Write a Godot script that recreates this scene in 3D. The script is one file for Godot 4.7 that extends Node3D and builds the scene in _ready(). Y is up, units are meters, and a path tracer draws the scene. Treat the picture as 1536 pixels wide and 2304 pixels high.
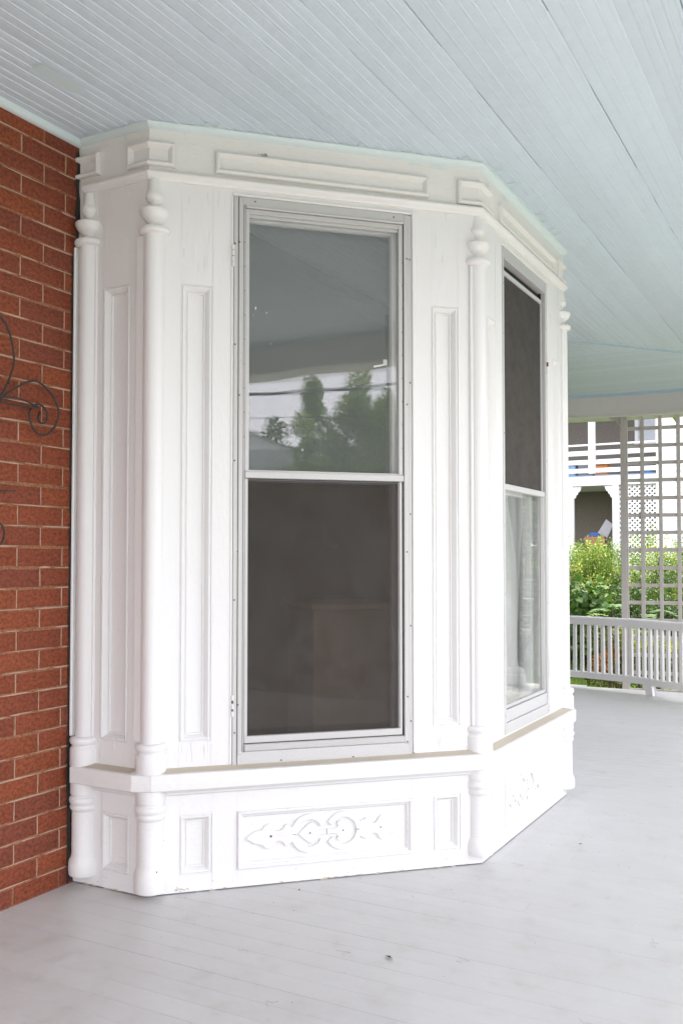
extends Node3D

# ---------------------------------------------------------------- axes
# The camera stands at x = 0, z = 0. "Depth" runs along -z.
# The brick wall runs along DW (horizontal), the porch opens towards NW.
const TH := 0.4981
const EYE := 1.122
const CEIL := 2.6
var DW := Vector2(sin(TH), cos(TH))          # (x, depth) along the brick wall
var NW := Vector2(cos(TH), -sin(TH))         # (x, depth) out of the brick wall
var P1 := Vector2(-0.9315, 3.320)
var P2: Vector2
var P3: Vector2
var P4: Vector2
var P5: Vector2
var P6: Vector2
const WALL_N := -2.4045
const OUT_N := 0.85
var M := {}
var rng := RandomNumberGenerator.new()

func dirv(t: float) -> Vector2:
	return Vector2(sin(t), cos(t))

func w3(p: Vector2, y: float) -> Vector3:
	return Vector3(p.x, y, -p.y)

func nt(n: float, t: float) -> Vector2:
	return NW * n + DW * t

func frame(o: Vector2, d: Vector2) -> Transform3D:
	var x := Vector3(d.x, 0, -d.y).normalized()
	return Transform3D(Basis(x, Vector3.UP, x.cross(Vector3.UP)), w3(o, 0))

# ---------------------------------------------------------------- mesh builder
class Mb:
	var v := PackedVector3Array()
	var g := PackedInt32Array()
	var uv := PackedVector2Array()
	func tri(a: Vector3, b: Vector3, c: Vector3, out: Vector3, grp := -1) -> void:
		if (b - a).cross(c - a).dot(out) > 0.0:
			v.append(a); v.append(c); v.append(b)
		else:
			v.append(a); v.append(b); v.append(c)
		g.append(grp)
	func quad(a: Vector3, b: Vector3, c: Vector3, d: Vector3, out: Vector3, grp := -1) -> void:
		tri(a, b, c, out, grp)
		tri(a, c, d, out, grp)
	func mesh(center: Vector3) -> ArrayMesh:
		var st := SurfaceTool.new()
		st.begin(Mesh.PRIMITIVE_TRIANGLES)
		for i in v.size():
			if i % 3 == 0:
				st.set_smooth_group(g[i / 3])
			st.add_vertex(v[i] - center)
		st.generate_normals()
		return st.commit()
	func mid() -> Vector3:
		if v.is_empty():
			return Vector3.ZERO
		var lo := v[0]
		var hi := v[0]
		for p in v:
			lo = lo.min(p)
			hi = hi.max(p)
		return (lo + hi) / 2.0

func origin_of(n: Node) -> Vector3:
	var o := Vector3.ZERO
	while n != self and n != null:
		o += (n as Node3D).position
		n = n.get_parent()
	return o

func put(called: String, mb: Mb, m: Material, parent: Node = null) -> MeshInstance3D:
	var o := MeshInstance3D.new()
	o.name = called
	var c := mb.mid()
	o.mesh = mb.mesh(c)
	o.material_override = m
	var par: Node = self if parent == null else parent
	o.position = c - origin_of(par)
	par.add_child(o, true)
	return o

func tag(o: Node, label: String, category: String, group := "") -> void:
	o.set_meta("label", label)
	o.set_meta("category", category)
	if group != "":
		o.set_meta("group", group)

func structure(o: Node) -> Node:
	o.set_meta("kind", "structure")
	return o

func stuff(o: Node) -> Node:
	o.set_meta("kind", "stuff")
	return o

func thing(called: String, at: Vector3, label: String, category: String, group := "") -> Node3D:
	var o := Node3D.new()
	o.name = called
	o.position = at
	add_child(o, true)
	tag(o, label, category, group)
	return o

# chamfered box in a frame
func box(mb: Mb, f: Transform3D, lo: Vector3, hi: Vector3, bev := 0.0) -> void:
	var b := minf(bev, minf(hi.x - lo.x, minf(hi.y - lo.y, hi.z - lo.z)) * 0.45)
	var mid := (lo + hi) / 2.0
	var h := (hi - lo) / 2.0
	for ax in 3:
		var u := (ax + 1) % 3
		var w := (ax + 2) % 3
		for s in [-1.0, 1.0]:
			var q: Array[Vector3] = []
			for k in [[-1.0, -1.0], [1.0, -1.0], [1.0, 1.0], [-1.0, 1.0]]:
				var p := Vector3.ZERO
				p[ax] = s * h[ax]
				p[u] = k[0] * (h[u] - b)
				p[w] = k[1] * (h[w] - b)
				q.append(f * (mid + p))
			var out := Vector3.ZERO
			out[ax] = s
			mb.quad(q[0], q[1], q[2], q[3], f.basis * out)
	if b <= 0.0:
		return
	for ax in 3:
		var u := (ax + 1) % 3
		var w := (ax + 2) % 3
		for su in [-1.0, 1.0]:
			for sw in [-1.0, 1.0]:
				var q: Array[Vector3] = []
				for k in [[-1.0, 0], [1.0, 0], [1.0, 1], [-1.0, 1]]:
					var p := Vector3.ZERO
					p[ax] = k[0] * (h[ax] - b)
					p[u] = su * (h[u] - (b if k[1] == 1 else 0.0))
					p[w] = sw * (h[w] - (b if k[1] == 0 else 0.0))
					q.append(f * (mid + p))
				var out := Vector3.ZERO
				out[u] = su
				out[w] = sw
				mb.quad(q[0], q[1], q[2], q[3], f.basis * out)
	for sx in [-1.0, 1.0]:
		for sy in [-1.0, 1.0]:
			for sz in [-1.0, 1.0]:
				var s := Vector3(sx, sy, sz)
				var a := mid + s * Vector3(h.x, h.y - b, h.z - b)
				var c := mid + s * Vector3(h.x - b, h.y, h.z - b)
				var d := mid + s * Vector3(h.x - b, h.y - b, h.z)
				mb.tri(f * a, f * c, f * d, f.basis * s)

func prof_groups(pr: PackedVector2Array, closed: bool, crease := 0.6) -> PackedInt32Array:
	var out := PackedInt32Array()
	var n := pr.size() if closed else pr.size() - 1
	var grp := 1
	for i in n:
		if i > 0:
			var a := pr[i] - pr[i - 1]
			var b := pr[(i + 1) % pr.size()] - pr[i]
			if absf(a.angle_to(b)) > crease:
				grp += 1
		out.append(grp)
	return out

# sweep a closed profile (out, y) along a path of (x, depth) points; "out" is on the right side facing the porch
func sweep(mb: Mb, path: PackedVector2Array, prof: PackedVector2Array, caps := true, smooth_path := false) -> void:
	var n := path.size()
	var off: Array[Vector2] = []
	for i in n:
		var a := (path[i] - path[maxi(i - 1, 0)]).normalized() if i > 0 else (path[1] - path[0]).normalized()
		var b := (path[mini(i + 1, n - 1)] - path[i]).normalized() if i < n - 1 else a
		var na := Vector2(a.y, -a.x)
		var nb := Vector2(b.y, -b.x)
		var m := (na + nb).normalized()
		off.append(m / maxf(m.dot(na), 0.3))
	var area := 0.0
	for i in prof.size():
		area += prof[i].cross(prof[(i + 1) % prof.size()])
	var gr := prof_groups(prof, true)
	for i in n - 1:
		var d := (path[i + 1] - path[i]).normalized()
		var nn := Vector2(d.y, -d.x)
		for k in prof.size():
			var p := prof[k]
			var q := prof[(k + 1) % prof.size()]
			var e := q - p
			var pn := Vector2(e.y, -e.x) * signf(area)
			var out := w3(nn * pn.x, pn.y)
			mb.quad(w3(path[i] + off[i] * p.x, p.y), w3(path[i + 1] + off[i + 1] * p.x, p.y), w3(path[i + 1] + off[i + 1] * q.x, q.y), w3(path[i] + off[i] * q.x, q.y), out, gr[k] + (0 if smooth_path else i * 40))
	if caps:
		var ids := Geometry2D.triangulate_polygon(prof)
		for e in [0, n - 1]:
			var d := (path[1] - path[0]) if e == 0 else (path[n - 1] - path[n - 2])
			var out := w3(d, 0) * (-1.0 if e == 0 else 1.0)
			for k in range(0, ids.size(), 3):
				mb.tri(w3(path[e] + off[e] * prof[ids[k]].x, prof[ids[k]].y), w3(path[e] + off[e] * prof[ids[k + 1]].x, prof[ids[k + 1]].y), w3(path[e] + off[e] * prof[ids[k + 2]].x, prof[ids[k + 2]].y), out)

# profile is (radius, y) from top to bottom
func lathe(mb: Mb, c: Vector2, prof: PackedVector2Array, seg := 28) -> void:
	var gr := prof_groups(prof, false, 0.42)
	for k in prof.size() - 1:
		var p := prof[k]
		var q := prof[k + 1]
		var e := q - p
		for i in seg:
			var a := TAU * i / seg
			var b := TAU * (i + 1) / seg
			var da := Vector2(cos(a), sin(a))
			var db := Vector2(cos(b), sin(b))
			var dm := (da + db).normalized()
			var out := w3(dm * -e.y, e.x)
			mb.quad(w3(c + da * p.x, p.y), w3(c + db * p.x, p.y), w3(c + db * q.x, q.y), w3(c + da * q.x, q.y), out, gr[k])

# rings from the outside in, each (inset, out). open_l/open_r run to the mitre of a convex corner of 45 degrees
func ring_panel(mb: Mb, f: Transform3D, s0: float, s1: float, y0: float, y1: float, prof: Array, cap := true, open_l := false, open_r := false) -> void:
	var rects := []
	for p in prof:
		var a: float = s0 + p[0]
		var b: float = s1 - p[0]
		if open_l:
			a = s0 - p[1] * tan(PI / 8.0)
		if open_r:
			b = s1 + p[1] * tan(PI / 8.0)
		rects.append([Vector3(a, y0 + p[0], p[1]), Vector3(b, y0 + p[0], p[1]), Vector3(b, y1 - p[0], p[1]), Vector3(a, y1 - p[0], p[1])])
	for i in rects.size() - 1:
		var r: Array = rects[i]
		var q: Array = rects[i + 1]
		var din: float = prof[i + 1][0] - prof[i][0]
		var dz: float = prof[i + 1][1] - prof[i][1]
		var outs := [Vector3(0, -dz, din), Vector3(dz, 0, din), Vector3(0, dz, din), Vector3(-dz, 0, din)]
		for k in 4:
			if (k == 1 and open_r) or (k == 3 and open_l):
				continue
			# moulding faces turn outward where the ring rises and inward where it sinks
			mb.quad(f * r[k], f * r[(k + 1) % 4], f * q[(k + 1) % 4], f * q[k], f.basis * outs[k])
	if cap:
		var c: Array = rects[-1]
		mb.quad(f * c[0], f * c[1], f * c[2], f * c[3], f.basis * Vector3(0, 0, 1))

# flat sheet with rectangular holes [s0, s1, y0, y1]
func plate(mb: Mb, f: Transform3D, s0: float, s1: float, y0: float, y1: float, o: float, holes: Array) -> void:
	var ss := [s0, s1]
	var ys := [y0, y1]
	for h in holes:
		for k in 2:
			if h[k] > s0 and h[k] < s1 and not ss.has(h[k]):
				ss.append(h[k])
			if h[k + 2] > y0 and h[k + 2] < y1 and not ys.has(h[k + 2]):
				ys.append(h[k + 2])
	ss.sort()
	ys.sort()
	for i in ss.size() - 1:
		for k in ys.size() - 1:
			var cs: float = (ss[i] + ss[i + 1]) / 2.0
			var cy: float = (ys[k] + ys[k + 1]) / 2.0
			var hit := false
			for h in holes:
				if cs > h[0] and cs < h[1] and cy > h[2] and cy < h[3]:
					hit = true
			if not hit:
				mb.quad(f * Vector3(ss[i], ys[k], o), f * Vector3(ss[i + 1], ys[k], o), f * Vector3(ss[i + 1], ys[k + 1], o), f * Vector3(ss[i], ys[k + 1], o), f.basis * Vector3(0, 0, 1))

# polygon (s, y) standing proud from o0 to o1
func relief(mb: Mb, f: Transform3D, poly: PackedVector2Array, o0: float, o1: float, bev := 0.0015) -> void:
	var area := 0.0
	for i in poly.size():
		area += poly[i].cross(poly[(i + 1) % poly.size()])
	var sg := signf(area)
	var n := poly.size()
	var inner := PackedVector2Array()
	for i in n:
		var a := (poly[i] - poly[(i + n - 1) % n]).normalized()
		var b := (poly[(i + 1) % n] - poly[i]).normalized()
		var m := (Vector2(a.y, -a.x) + Vector2(b.y, -b.x)).normalized() * sg
		inner.append(poly[i] - m * bev)
	var ids := Geometry2D.triangulate_polygon(inner)
	for k in range(0, ids.size(), 3):
		mb.tri(f * Vector3(inner[ids[k]].x, inner[ids[k]].y, o1), f * Vector3(inner[ids[k + 1]].x, inner[ids[k + 1]].y, o1), f * Vector3(inner[ids[k + 2]].x, inner[ids[k + 2]].y, o1), f.basis * Vector3(0, 0, signf(o1 - o0)))
	for i in n:
		var j := (i + 1) % n
		var e := (poly[j] - poly[i])
		var out := f.basis * Vector3(e.y * sg, -e.x * sg, 0)
		mb.quad(f * Vector3(poly[i].x, poly[i].y, o0), f * Vector3(poly[j].x, poly[j].y, o0), f * Vector3(poly[j].x, poly[j].y, o1 - bev), f * Vector3(poly[i].x, poly[i].y, o1 - bev), out)
		mb.quad(f * Vector3(poly[i].x, poly[i].y, o1 - bev), f * Vector3(poly[j].x, poly[j].y, o1 - bev), f * Vector3(inner[j].x, inner[j].y, o1), f * Vector3(inner[i].x, inner[i].y, o1), out + f.basis * Vector3(0, 0, 0.01))

func tube(mb: Mb, pts: Array, r: float, seg := 6, r_end := -1.0) -> void:
	var n := pts.size()
	var rings := []
	for i in n:
		var t: Vector3 = (pts[mini(i + 1, n - 1)] - pts[maxi(i - 1, 0)]).normalized()
		var side := t.cross(Vector3.UP if absf(t.y) < 0.9 else Vector3.RIGHT).normalized()
		var up := side.cross(t)
		var rr := r if r_end < 0.0 else lerpf(r, r_end, float(i) / (n - 1))
		var ring := []
		for k in seg:
			var a := TAU * k / seg
			ring.append(pts[i] + (side * cos(a) + up * sin(a)) * rr)
		rings.append(ring)
	for i in n - 1:
		for k in seg:
			var j := (k + 1) % seg
			var a: Vector3 = rings[i][k]
			var out: Vector3 = a + rings[i][j] - pts[i] * 2.0
			mb.quad(a, rings[i][j], rings[i + 1][j], rings[i + 1][k], out, 1)
	for e in [0, n - 1]:
		var out: Vector3 = (pts[0] - pts[1]) if e == 0 else (pts[n - 1] - pts[n - 2])
		for k in range(1, seg - 1):
			mb.tri(rings[e][0], rings[e][k], rings[e][k + 1], out)

func smooth_path(pts: Array, sub: int) -> Array:
	var out := []
	for i in pts.size() - 1:
		var a = pts[maxi(i - 1, 0)]
		var b = pts[i]
		var c = pts[i + 1]
		var d = pts[mini(i + 2, pts.size() - 1)]
		for k in sub:
			out.append(b.cubic_interpolate(c, a, d, float(k) / sub))
	out.append(pts[-1])
	return out

func pv2(a: Array) -> PackedVector2Array:
	var o := PackedVector2Array()
	for p in a:
		o.append(p if p is Vector2 else Vector2(p[0], p[1]))
	return o

# ---------------------------------------------------------------- materials
func lin(r: float, g: float, b: float) -> Color:
	return Color(r, g, b).linear_to_srgb()

func noise_tex(freq: float, octaves: int, seed_: int, ramp: Array, size := 512, type := FastNoiseLite.TYPE_SIMPLEX_SMOOTH, bump := 0.0) -> NoiseTexture2D:
	var n := FastNoiseLite.new()
	n.noise_type = type
	n.frequency = freq
	n.fractal_octaves = octaves
	n.seed = seed_
	var t := NoiseTexture2D.new()
	t.width = size
	t.height = size
	t.seamless = true
	t.noise = n
	if bump > 0.0:
		t.as_normal_map = true
		t.bump_strength = bump
	elif ramp.size() > 0:
		var g := Gradient.new()
		g.offsets = PackedFloat32Array(ramp.map(func(x): return x[0]))
		g.colors = PackedColorArray(ramp.map(func(x): return x[1]))
		t.color_ramp = g
	return t

func gray(v: float) -> Color:
	return Color(v, v, v)

func mat(called: String, c: Color, rough: float, opt := {}) -> StandardMaterial3D:
	var m := StandardMaterial3D.new()
	m.resource_name = called
	m.albedo_color = c
	m.roughness = rough
	m.metallic_specular = opt.get("spec", 0.5)
	m.metallic = opt.get("metal", 0.0)
	if opt.has("tex"):
		m.albedo_texture = opt.tex
	if opt.has("normal"):
		m.normal_enabled = true
		m.normal_texture = opt.normal
		m.normal_scale = opt.get("nscale", 1.0)
	if opt.has("tex") or opt.has("normal"):
		m.uv1_triplanar = true
		m.uv1_world_triplanar = true
		var s = opt.get("scale", 1.0)
		m.uv1_scale = s if s is Vector3 else Vector3(s, s, s)
	if opt.get("vc", false):
		m.vertex_color_use_as_albedo = true
	if opt.has("back"):
		m.backlight_enabled = true
		m.backlight = opt.back
	m.cull_mode = BaseMaterial3D.CULL_DISABLED if opt.get("two", false) else BaseMaterial3D.CULL_BACK
	return m

func make_materials() -> void:
	var brush := noise_tex(0.02, 4, 3, [], 512, FastNoiseLite.TYPE_SIMPLEX_SMOOTH, 3.0)
	var lumps := noise_tex(0.035, 3, 9, [], 512, FastNoiseLite.TYPE_SIMPLEX_SMOOTH, 5.0)
	var grain := noise_tex(0.03, 4, 13, [], 512, FastNoiseLite.TYPE_SIMPLEX_SMOOTH, 4.0)
	var mottle := noise_tex(0.012, 4, 5, [[0.0, Color(0.985, 0.984, 0.98)], [0.5, Color(0.995, 0.995, 0.995)], [1.0, Color(1, 1, 1)]])
	var grime := noise_tex(0.02, 5, 21, [[0.0, Color(0.92, 0.905, 0.87)], [0.2, Color(0.975, 0.97, 0.955)], [0.34, Color(0.995, 0.995, 0.99)], [1.0, Color(1, 1, 1)]], 1024)
	var speck := noise_tex(0.35, 2, 31, [[0.0, gray(0.72)], [0.4, gray(0.94)], [1.0, gray(1.0)]])
	var brickg := noise_tex(0.03, 6, 41, [[0.0, Color(0.50, 0.46, 0.48)], [0.34, Color(0.78, 0.75, 0.76)], [0.5, Color(0.91, 0.90, 0.90)], [0.7, Color(1, 1, 1)], [1.0, Color(1, 0.98, 0.95)]], 1024)
	var brickn := noise_tex(0.2, 3, 43, [], 512, FastNoiseLite.TYPE_SIMPLEX_SMOOTH, 6.0)
	M.white = mat("white_paint", lin(0.80, 0.798, 0.79), 0.38, {"normal": grain, "nscale": 0.22, "scale": Vector3(7.0, 0.8, 7.0)})
	M.white_old = mat("old_white_paint", lin(0.80, 0.796, 0.787), 0.42, {"tex": grime, "normal": grain, "nscale": 0.2, "scale": Vector3(1.6, 5.0, 1.6)})
	M.frieze = mat("frieze_paint", lin(0.78, 0.775, 0.755), 0.48, {"tex": grime, "normal": grain, "nscale": 0.3, "scale": Vector3(1.2, 6.0, 1.2)})
	M.ceil = []
	for k in 4:
		var t: float = [1.0, 0.975, 0.955, 1.02][k]
		M.ceil.append(mat("ceiling_paint", lin(0.632 * t, 0.728 * t, 0.80 * t), 0.5, {"tex": mottle, "normal": brush, "nscale": 0.3, "scale": 1.6}))
	M.aqua = mat("aqua_trim_paint", lin(0.66, 0.765, 0.775), 0.45, {"tex": mottle, "normal": lumps, "nscale": 0.4, "scale": 2.0})
	M.aqua_ceil = mat("aqua_ceiling_touch_up", lin(0.62, 0.745, 0.765), 0.5)
	M.bluetrim = mat("blue_trim_paint", lin(0.42, 0.56, 0.64), 0.5)
	M.void = mat("dark_void", lin(0.02, 0.02, 0.02), 0.9)
	M.floor = []
	for k in 4:
		var t: float = [1.0, 0.985, 1.012, 0.995][k]
		M.floor.append(mat("porch_floor_paint", lin(0.60 * t, 0.597 * t, 0.582 * t), 0.36, {"tex": grime, "normal": brush, "nscale": 0.25, "scale": 0.9}))
	var scuff := noise_tex(0.016, 7, 91, [[0.0, Color(0.94, 0.93, 0.915)], [0.22, Color(0.98, 0.976, 0.97)], [0.36, Color(0.992, 0.991, 0.99)], [0.6, Color(0.997, 0.997, 0.997)], [1.0, Color(1, 1, 1)]], 1024)
	for m in M.floor:
		m.albedo_texture = scuff
		m.uv1_scale = Vector3(0.37, 0.37, 0.37)
	M.tan = mat("sill_grime", lin(0.56, 0.50, 0.40), 0.8, {"tex": grime, "scale": 3.0})
	M.bricks = []
	for c in [[0.300, 0.068, 0.022], [0.275, 0.062, 0.022], [0.268, 0.062, 0.024], [0.318, 0.075, 0.022], [0.252, 0.060, 0.026], [0.290, 0.064, 0.020]]:
		M.bricks.append(mat("red_brick", lin(c[0], c[1], c[2]), 0.75, {"tex": brickg, "normal": brickn, "nscale": 0.7, "scale": 2.3}))
	M.mortar = mat("brown_mortar", lin(0.44, 0.225, 0.13), 0.9, {"tex": noise_tex(0.05, 4, 51, [[0.0, Color(0.55, 0.42, 0.34)], [0.45, Color(0.85, 0.8, 0.76)], [1.0, Color(1, 1, 1)]]), "normal": brickn, "nscale": 1.0, "scale": 3.0})
	M.mortar_pale = mat("pale_mortar", lin(0.53, 0.35, 0.26), 0.9, {"normal": brickn, "nscale": 1.0, "scale": 3.0})
	M.caulk = mat("black_caulk", lin(0.03, 0.028, 0.026), 0.8, {"normal": lumps, "scale": 6.0})
	M.alum = mat("weathered_aluminium", lin(0.66, 0.655, 0.64), 0.42, {"metal": 0.2, "tex": speck, "scale": 3.0})
	M.alum2 = mat("aluminium_apron", lin(0.68, 0.68, 0.68), 0.4, {"metal": 0.2, "tex": speck, "scale": 2.0})
	var mesh_n := FastNoiseLite.new()
	mesh_n.noise_type = FastNoiseLite.TYPE_SIMPLEX
	mesh_n.frequency = 0.006
	mesh_n.fractal_octaves = 8
	mesh_n.fractal_gain = 0.75
	mesh_n.seed = 61
	var mesh_t := noise_tex(0.01, 2, 61, [[0.0, Color(0.55, 0.50, 0.46)], [0.4, Color(0.80, 0.75, 0.70)], [0.55, Color(0.86, 0.86, 0.88)], [1.0, Color(1, 0.97, 0.92)]], 1024)
	mesh_t.noise = mesh_n
	M.screen = mat("insect_screen", lin(0.062, 0.052, 0.043), 0.7, {"tex": mesh_t, "scale": Vector3(1.1, 0.7, 1.1)})
	M.screen.transparency = BaseMaterial3D.TRANSPARENCY_ALPHA
	M.screen.albedo_color.a = 0.70
	M.screen_far = mat("insect_screen", lin(0.062, 0.053, 0.044), 0.7, {"tex": mesh_t, "scale": 1.3})
	M.screen_far.transparency = BaseMaterial3D.TRANSPARENCY_ALPHA
	M.screen_far.albedo_color.a = 0.95
	M.glass = mat("window_glass", Color(0.9, 0.95, 0.93, 0.04), 0.0, {"spec": 0.5})
	M.glass.transparency = BaseMaterial3D.TRANSPARENCY_ALPHA
	M.dark = mat("dark_slot", lin(0.02, 0.018, 0.016), 0.8)
	M.screw = mat("screw_head", lin(0.10, 0.10, 0.10), 0.5, {"metal": 0.5})
	M.rust = mat("rust", lin(0.16, 0.07, 0.035), 0.9)
	M.iron = mat("rusty_iron", lin(0.035, 0.028, 0.024), 0.65, {"normal": lumps, "scale": 8.0})
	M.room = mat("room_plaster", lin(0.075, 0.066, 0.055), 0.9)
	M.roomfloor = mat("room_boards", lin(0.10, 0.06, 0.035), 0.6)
	M.curtain = mat("curtain_cloth", lin(0.55, 0.55, 0.54), 0.9, {"back": lin(0.3, 0.3, 0.3), "two": true})
	M.brown = mat("brown_wood", lin(0.20, 0.11, 0.06), 0.6)
	M.beam = mat("beam_paint", lin(0.69, 0.67, 0.65), 0.5, {"tex": mottle, "normal": brush, "nscale": 0.3, "scale": 1.5})
	M.cream = mat("cream_soffit", lin(0.72, 0.72, 0.64), 0.5)
	M.trellis = mat("weathered_trellis", lin(0.50, 0.465, 0.44), 0.7, {"tex": mottle, "scale": 3.0})
	M.rail = mat("rail_paint", lin(0.82, 0.81, 0.80), 0.45, {"tex": mottle, "normal": brush, "nscale": 0.3, "scale": 2.0})
	M.house_white = mat("house_white", lin(0.80, 0.80, 0.79), 0.6, {"tex": mottle, "scale": 0.8})
	M.stucco = mat("brown_stucco", lin(0.235, 0.205, 0.175), 0.95, {"tex": noise_tex(0.15, 4, 71, [[0.0, gray(0.6)], [0.5, gray(0.9)], [1.0, gray(1.0)]]), "scale": 0.5})
	M.deck = mat("blue_deck", lin(0.20, 0.32, 0.50), 0.6)
	M.roof = mat("roof_shingle", lin(0.16, 0.15, 0.15), 0.9)
	M.grass_soil = mat("lawn_soil", lin(0.09, 0.13, 0.03), 1.0, {"tex": noise_tex(0.03, 4, 81, [[0.0, gray(0.6)], [1.0, gray(1.0)]]), "scale": 0.4})
	M.leaf = mat("leaf", Color(1, 1, 1), 0.5, {"vc": true, "two": true, "back": lin(0.30, 0.42, 0.10)})
	M.bark = mat("bark", lin(0.09, 0.065, 0.045), 0.9)
	M.wire = mat("black_cable", lin(0.02, 0.02, 0.022), 0.6)
	M.pole = mat("utility_pole_wood", lin(0.12, 0.09, 0.065), 0.9)

# ---------------------------------------------------------------- the scene
func _ready() -> void:
	rng.seed = 20240
	P2 = P1 + dirv(TH + PI / 2) * 0.3194
	P3 = P2 + dirv(TH + PI / 4) * 1.2166
	P4 = P3 + DW * 1.1504
	P5 = P4 + dirv(TH - PI / 4) * 1.2166
	P6 = P5 - NW * 0.3194

	var cam := Camera3D.new()
	cam.name = "camera"
	cam.position = Vector3(0, EYE, 0)
	cam.rotation.x = 0.0335
	# a 35 mm lens, raised a little
	cam.set_frustum(0.05 * 2304.0 / 2128.0, Vector2(0.0, 0.05 * 32.0 / 2128.0), 0.05, 400.0)
	cam.current = true
	add_child(cam)

	var env := WorldEnvironment.new()
	env.name = "environment"
	var e := Environment.new()
	var sky := Sky.new()
	var sm := ProceduralSkyMaterial.new()
	sm.sky_top_color = Color(0.89, 0.893, 0.955)
	sm.sky_horizon_color = Color(0.963, 0.952, 0.967)
	sm.sky_curve = 0.2
	sm.ground_bottom_color = Color(0.35, 0.38, 0.28)
	sm.ground_horizon_color = Color(0.6, 0.62, 0.58)
	sm.sun_angle_max = 20.0
	sky.sky_material = sm
	e.background_mode = Environment.BG_SKY
	e.sky = sky
	e.background_energy_multiplier = 1.0
	e.tonemap_mode = Environment.TONE_MAPPER_LINEAR
	e.tonemap_exposure = 4.35
	e.sdfgi_enabled = true
	e.ssao_enabled = true
	e.ssil_enabled = true
	env.environment = e
	add_child(env)

	var sun := DirectionalLight3D.new()
	sun.name = "sun"
	sun.light_energy = 0.6
	sun.light_color = Color(1.0, 0.965, 0.9)
	sun.light_angular_distance = 16.0
	sun.shadow_enabled = true
	add_child(sun)
	sun.look_at_from_position(Vector3(6.5, 11.0, -1.5), Vector3.ZERO)

	make_materials()
	build_setting()
	build_brick_wall()
	build_bay()
	build_beam_and_rail()
	build_ornament_iron()
	build_neighbour()
	build_garden()
	build_behind()
	build_debris()

# ---------------------------------------------------------------- porch outline
var FLOOR_EDGE: Array
var BEAM_PATH: Array
var RAIL_PATH: Array
var RAIL_SIDE: Array

func cross_max_n(path: Array, t: float) -> float:
	var best := -99.0
	for i in path.size() - 1:
		var a := Vector2(path[i].dot(NW), path[i].dot(DW))
		var b := Vector2(path[i + 1].dot(NW), path[i + 1].dot(DW))
		if (a.y - t) * (b.y - t) <= 0.0 and a.y != b.y:
			best = maxf(best, lerpf(a.x, b.x, (t - a.y) / (b.y - a.y)))
	return best

func mitre_t(n: float) -> float:
	return 6.332 + (n + 1.687) * 1.2646

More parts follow.
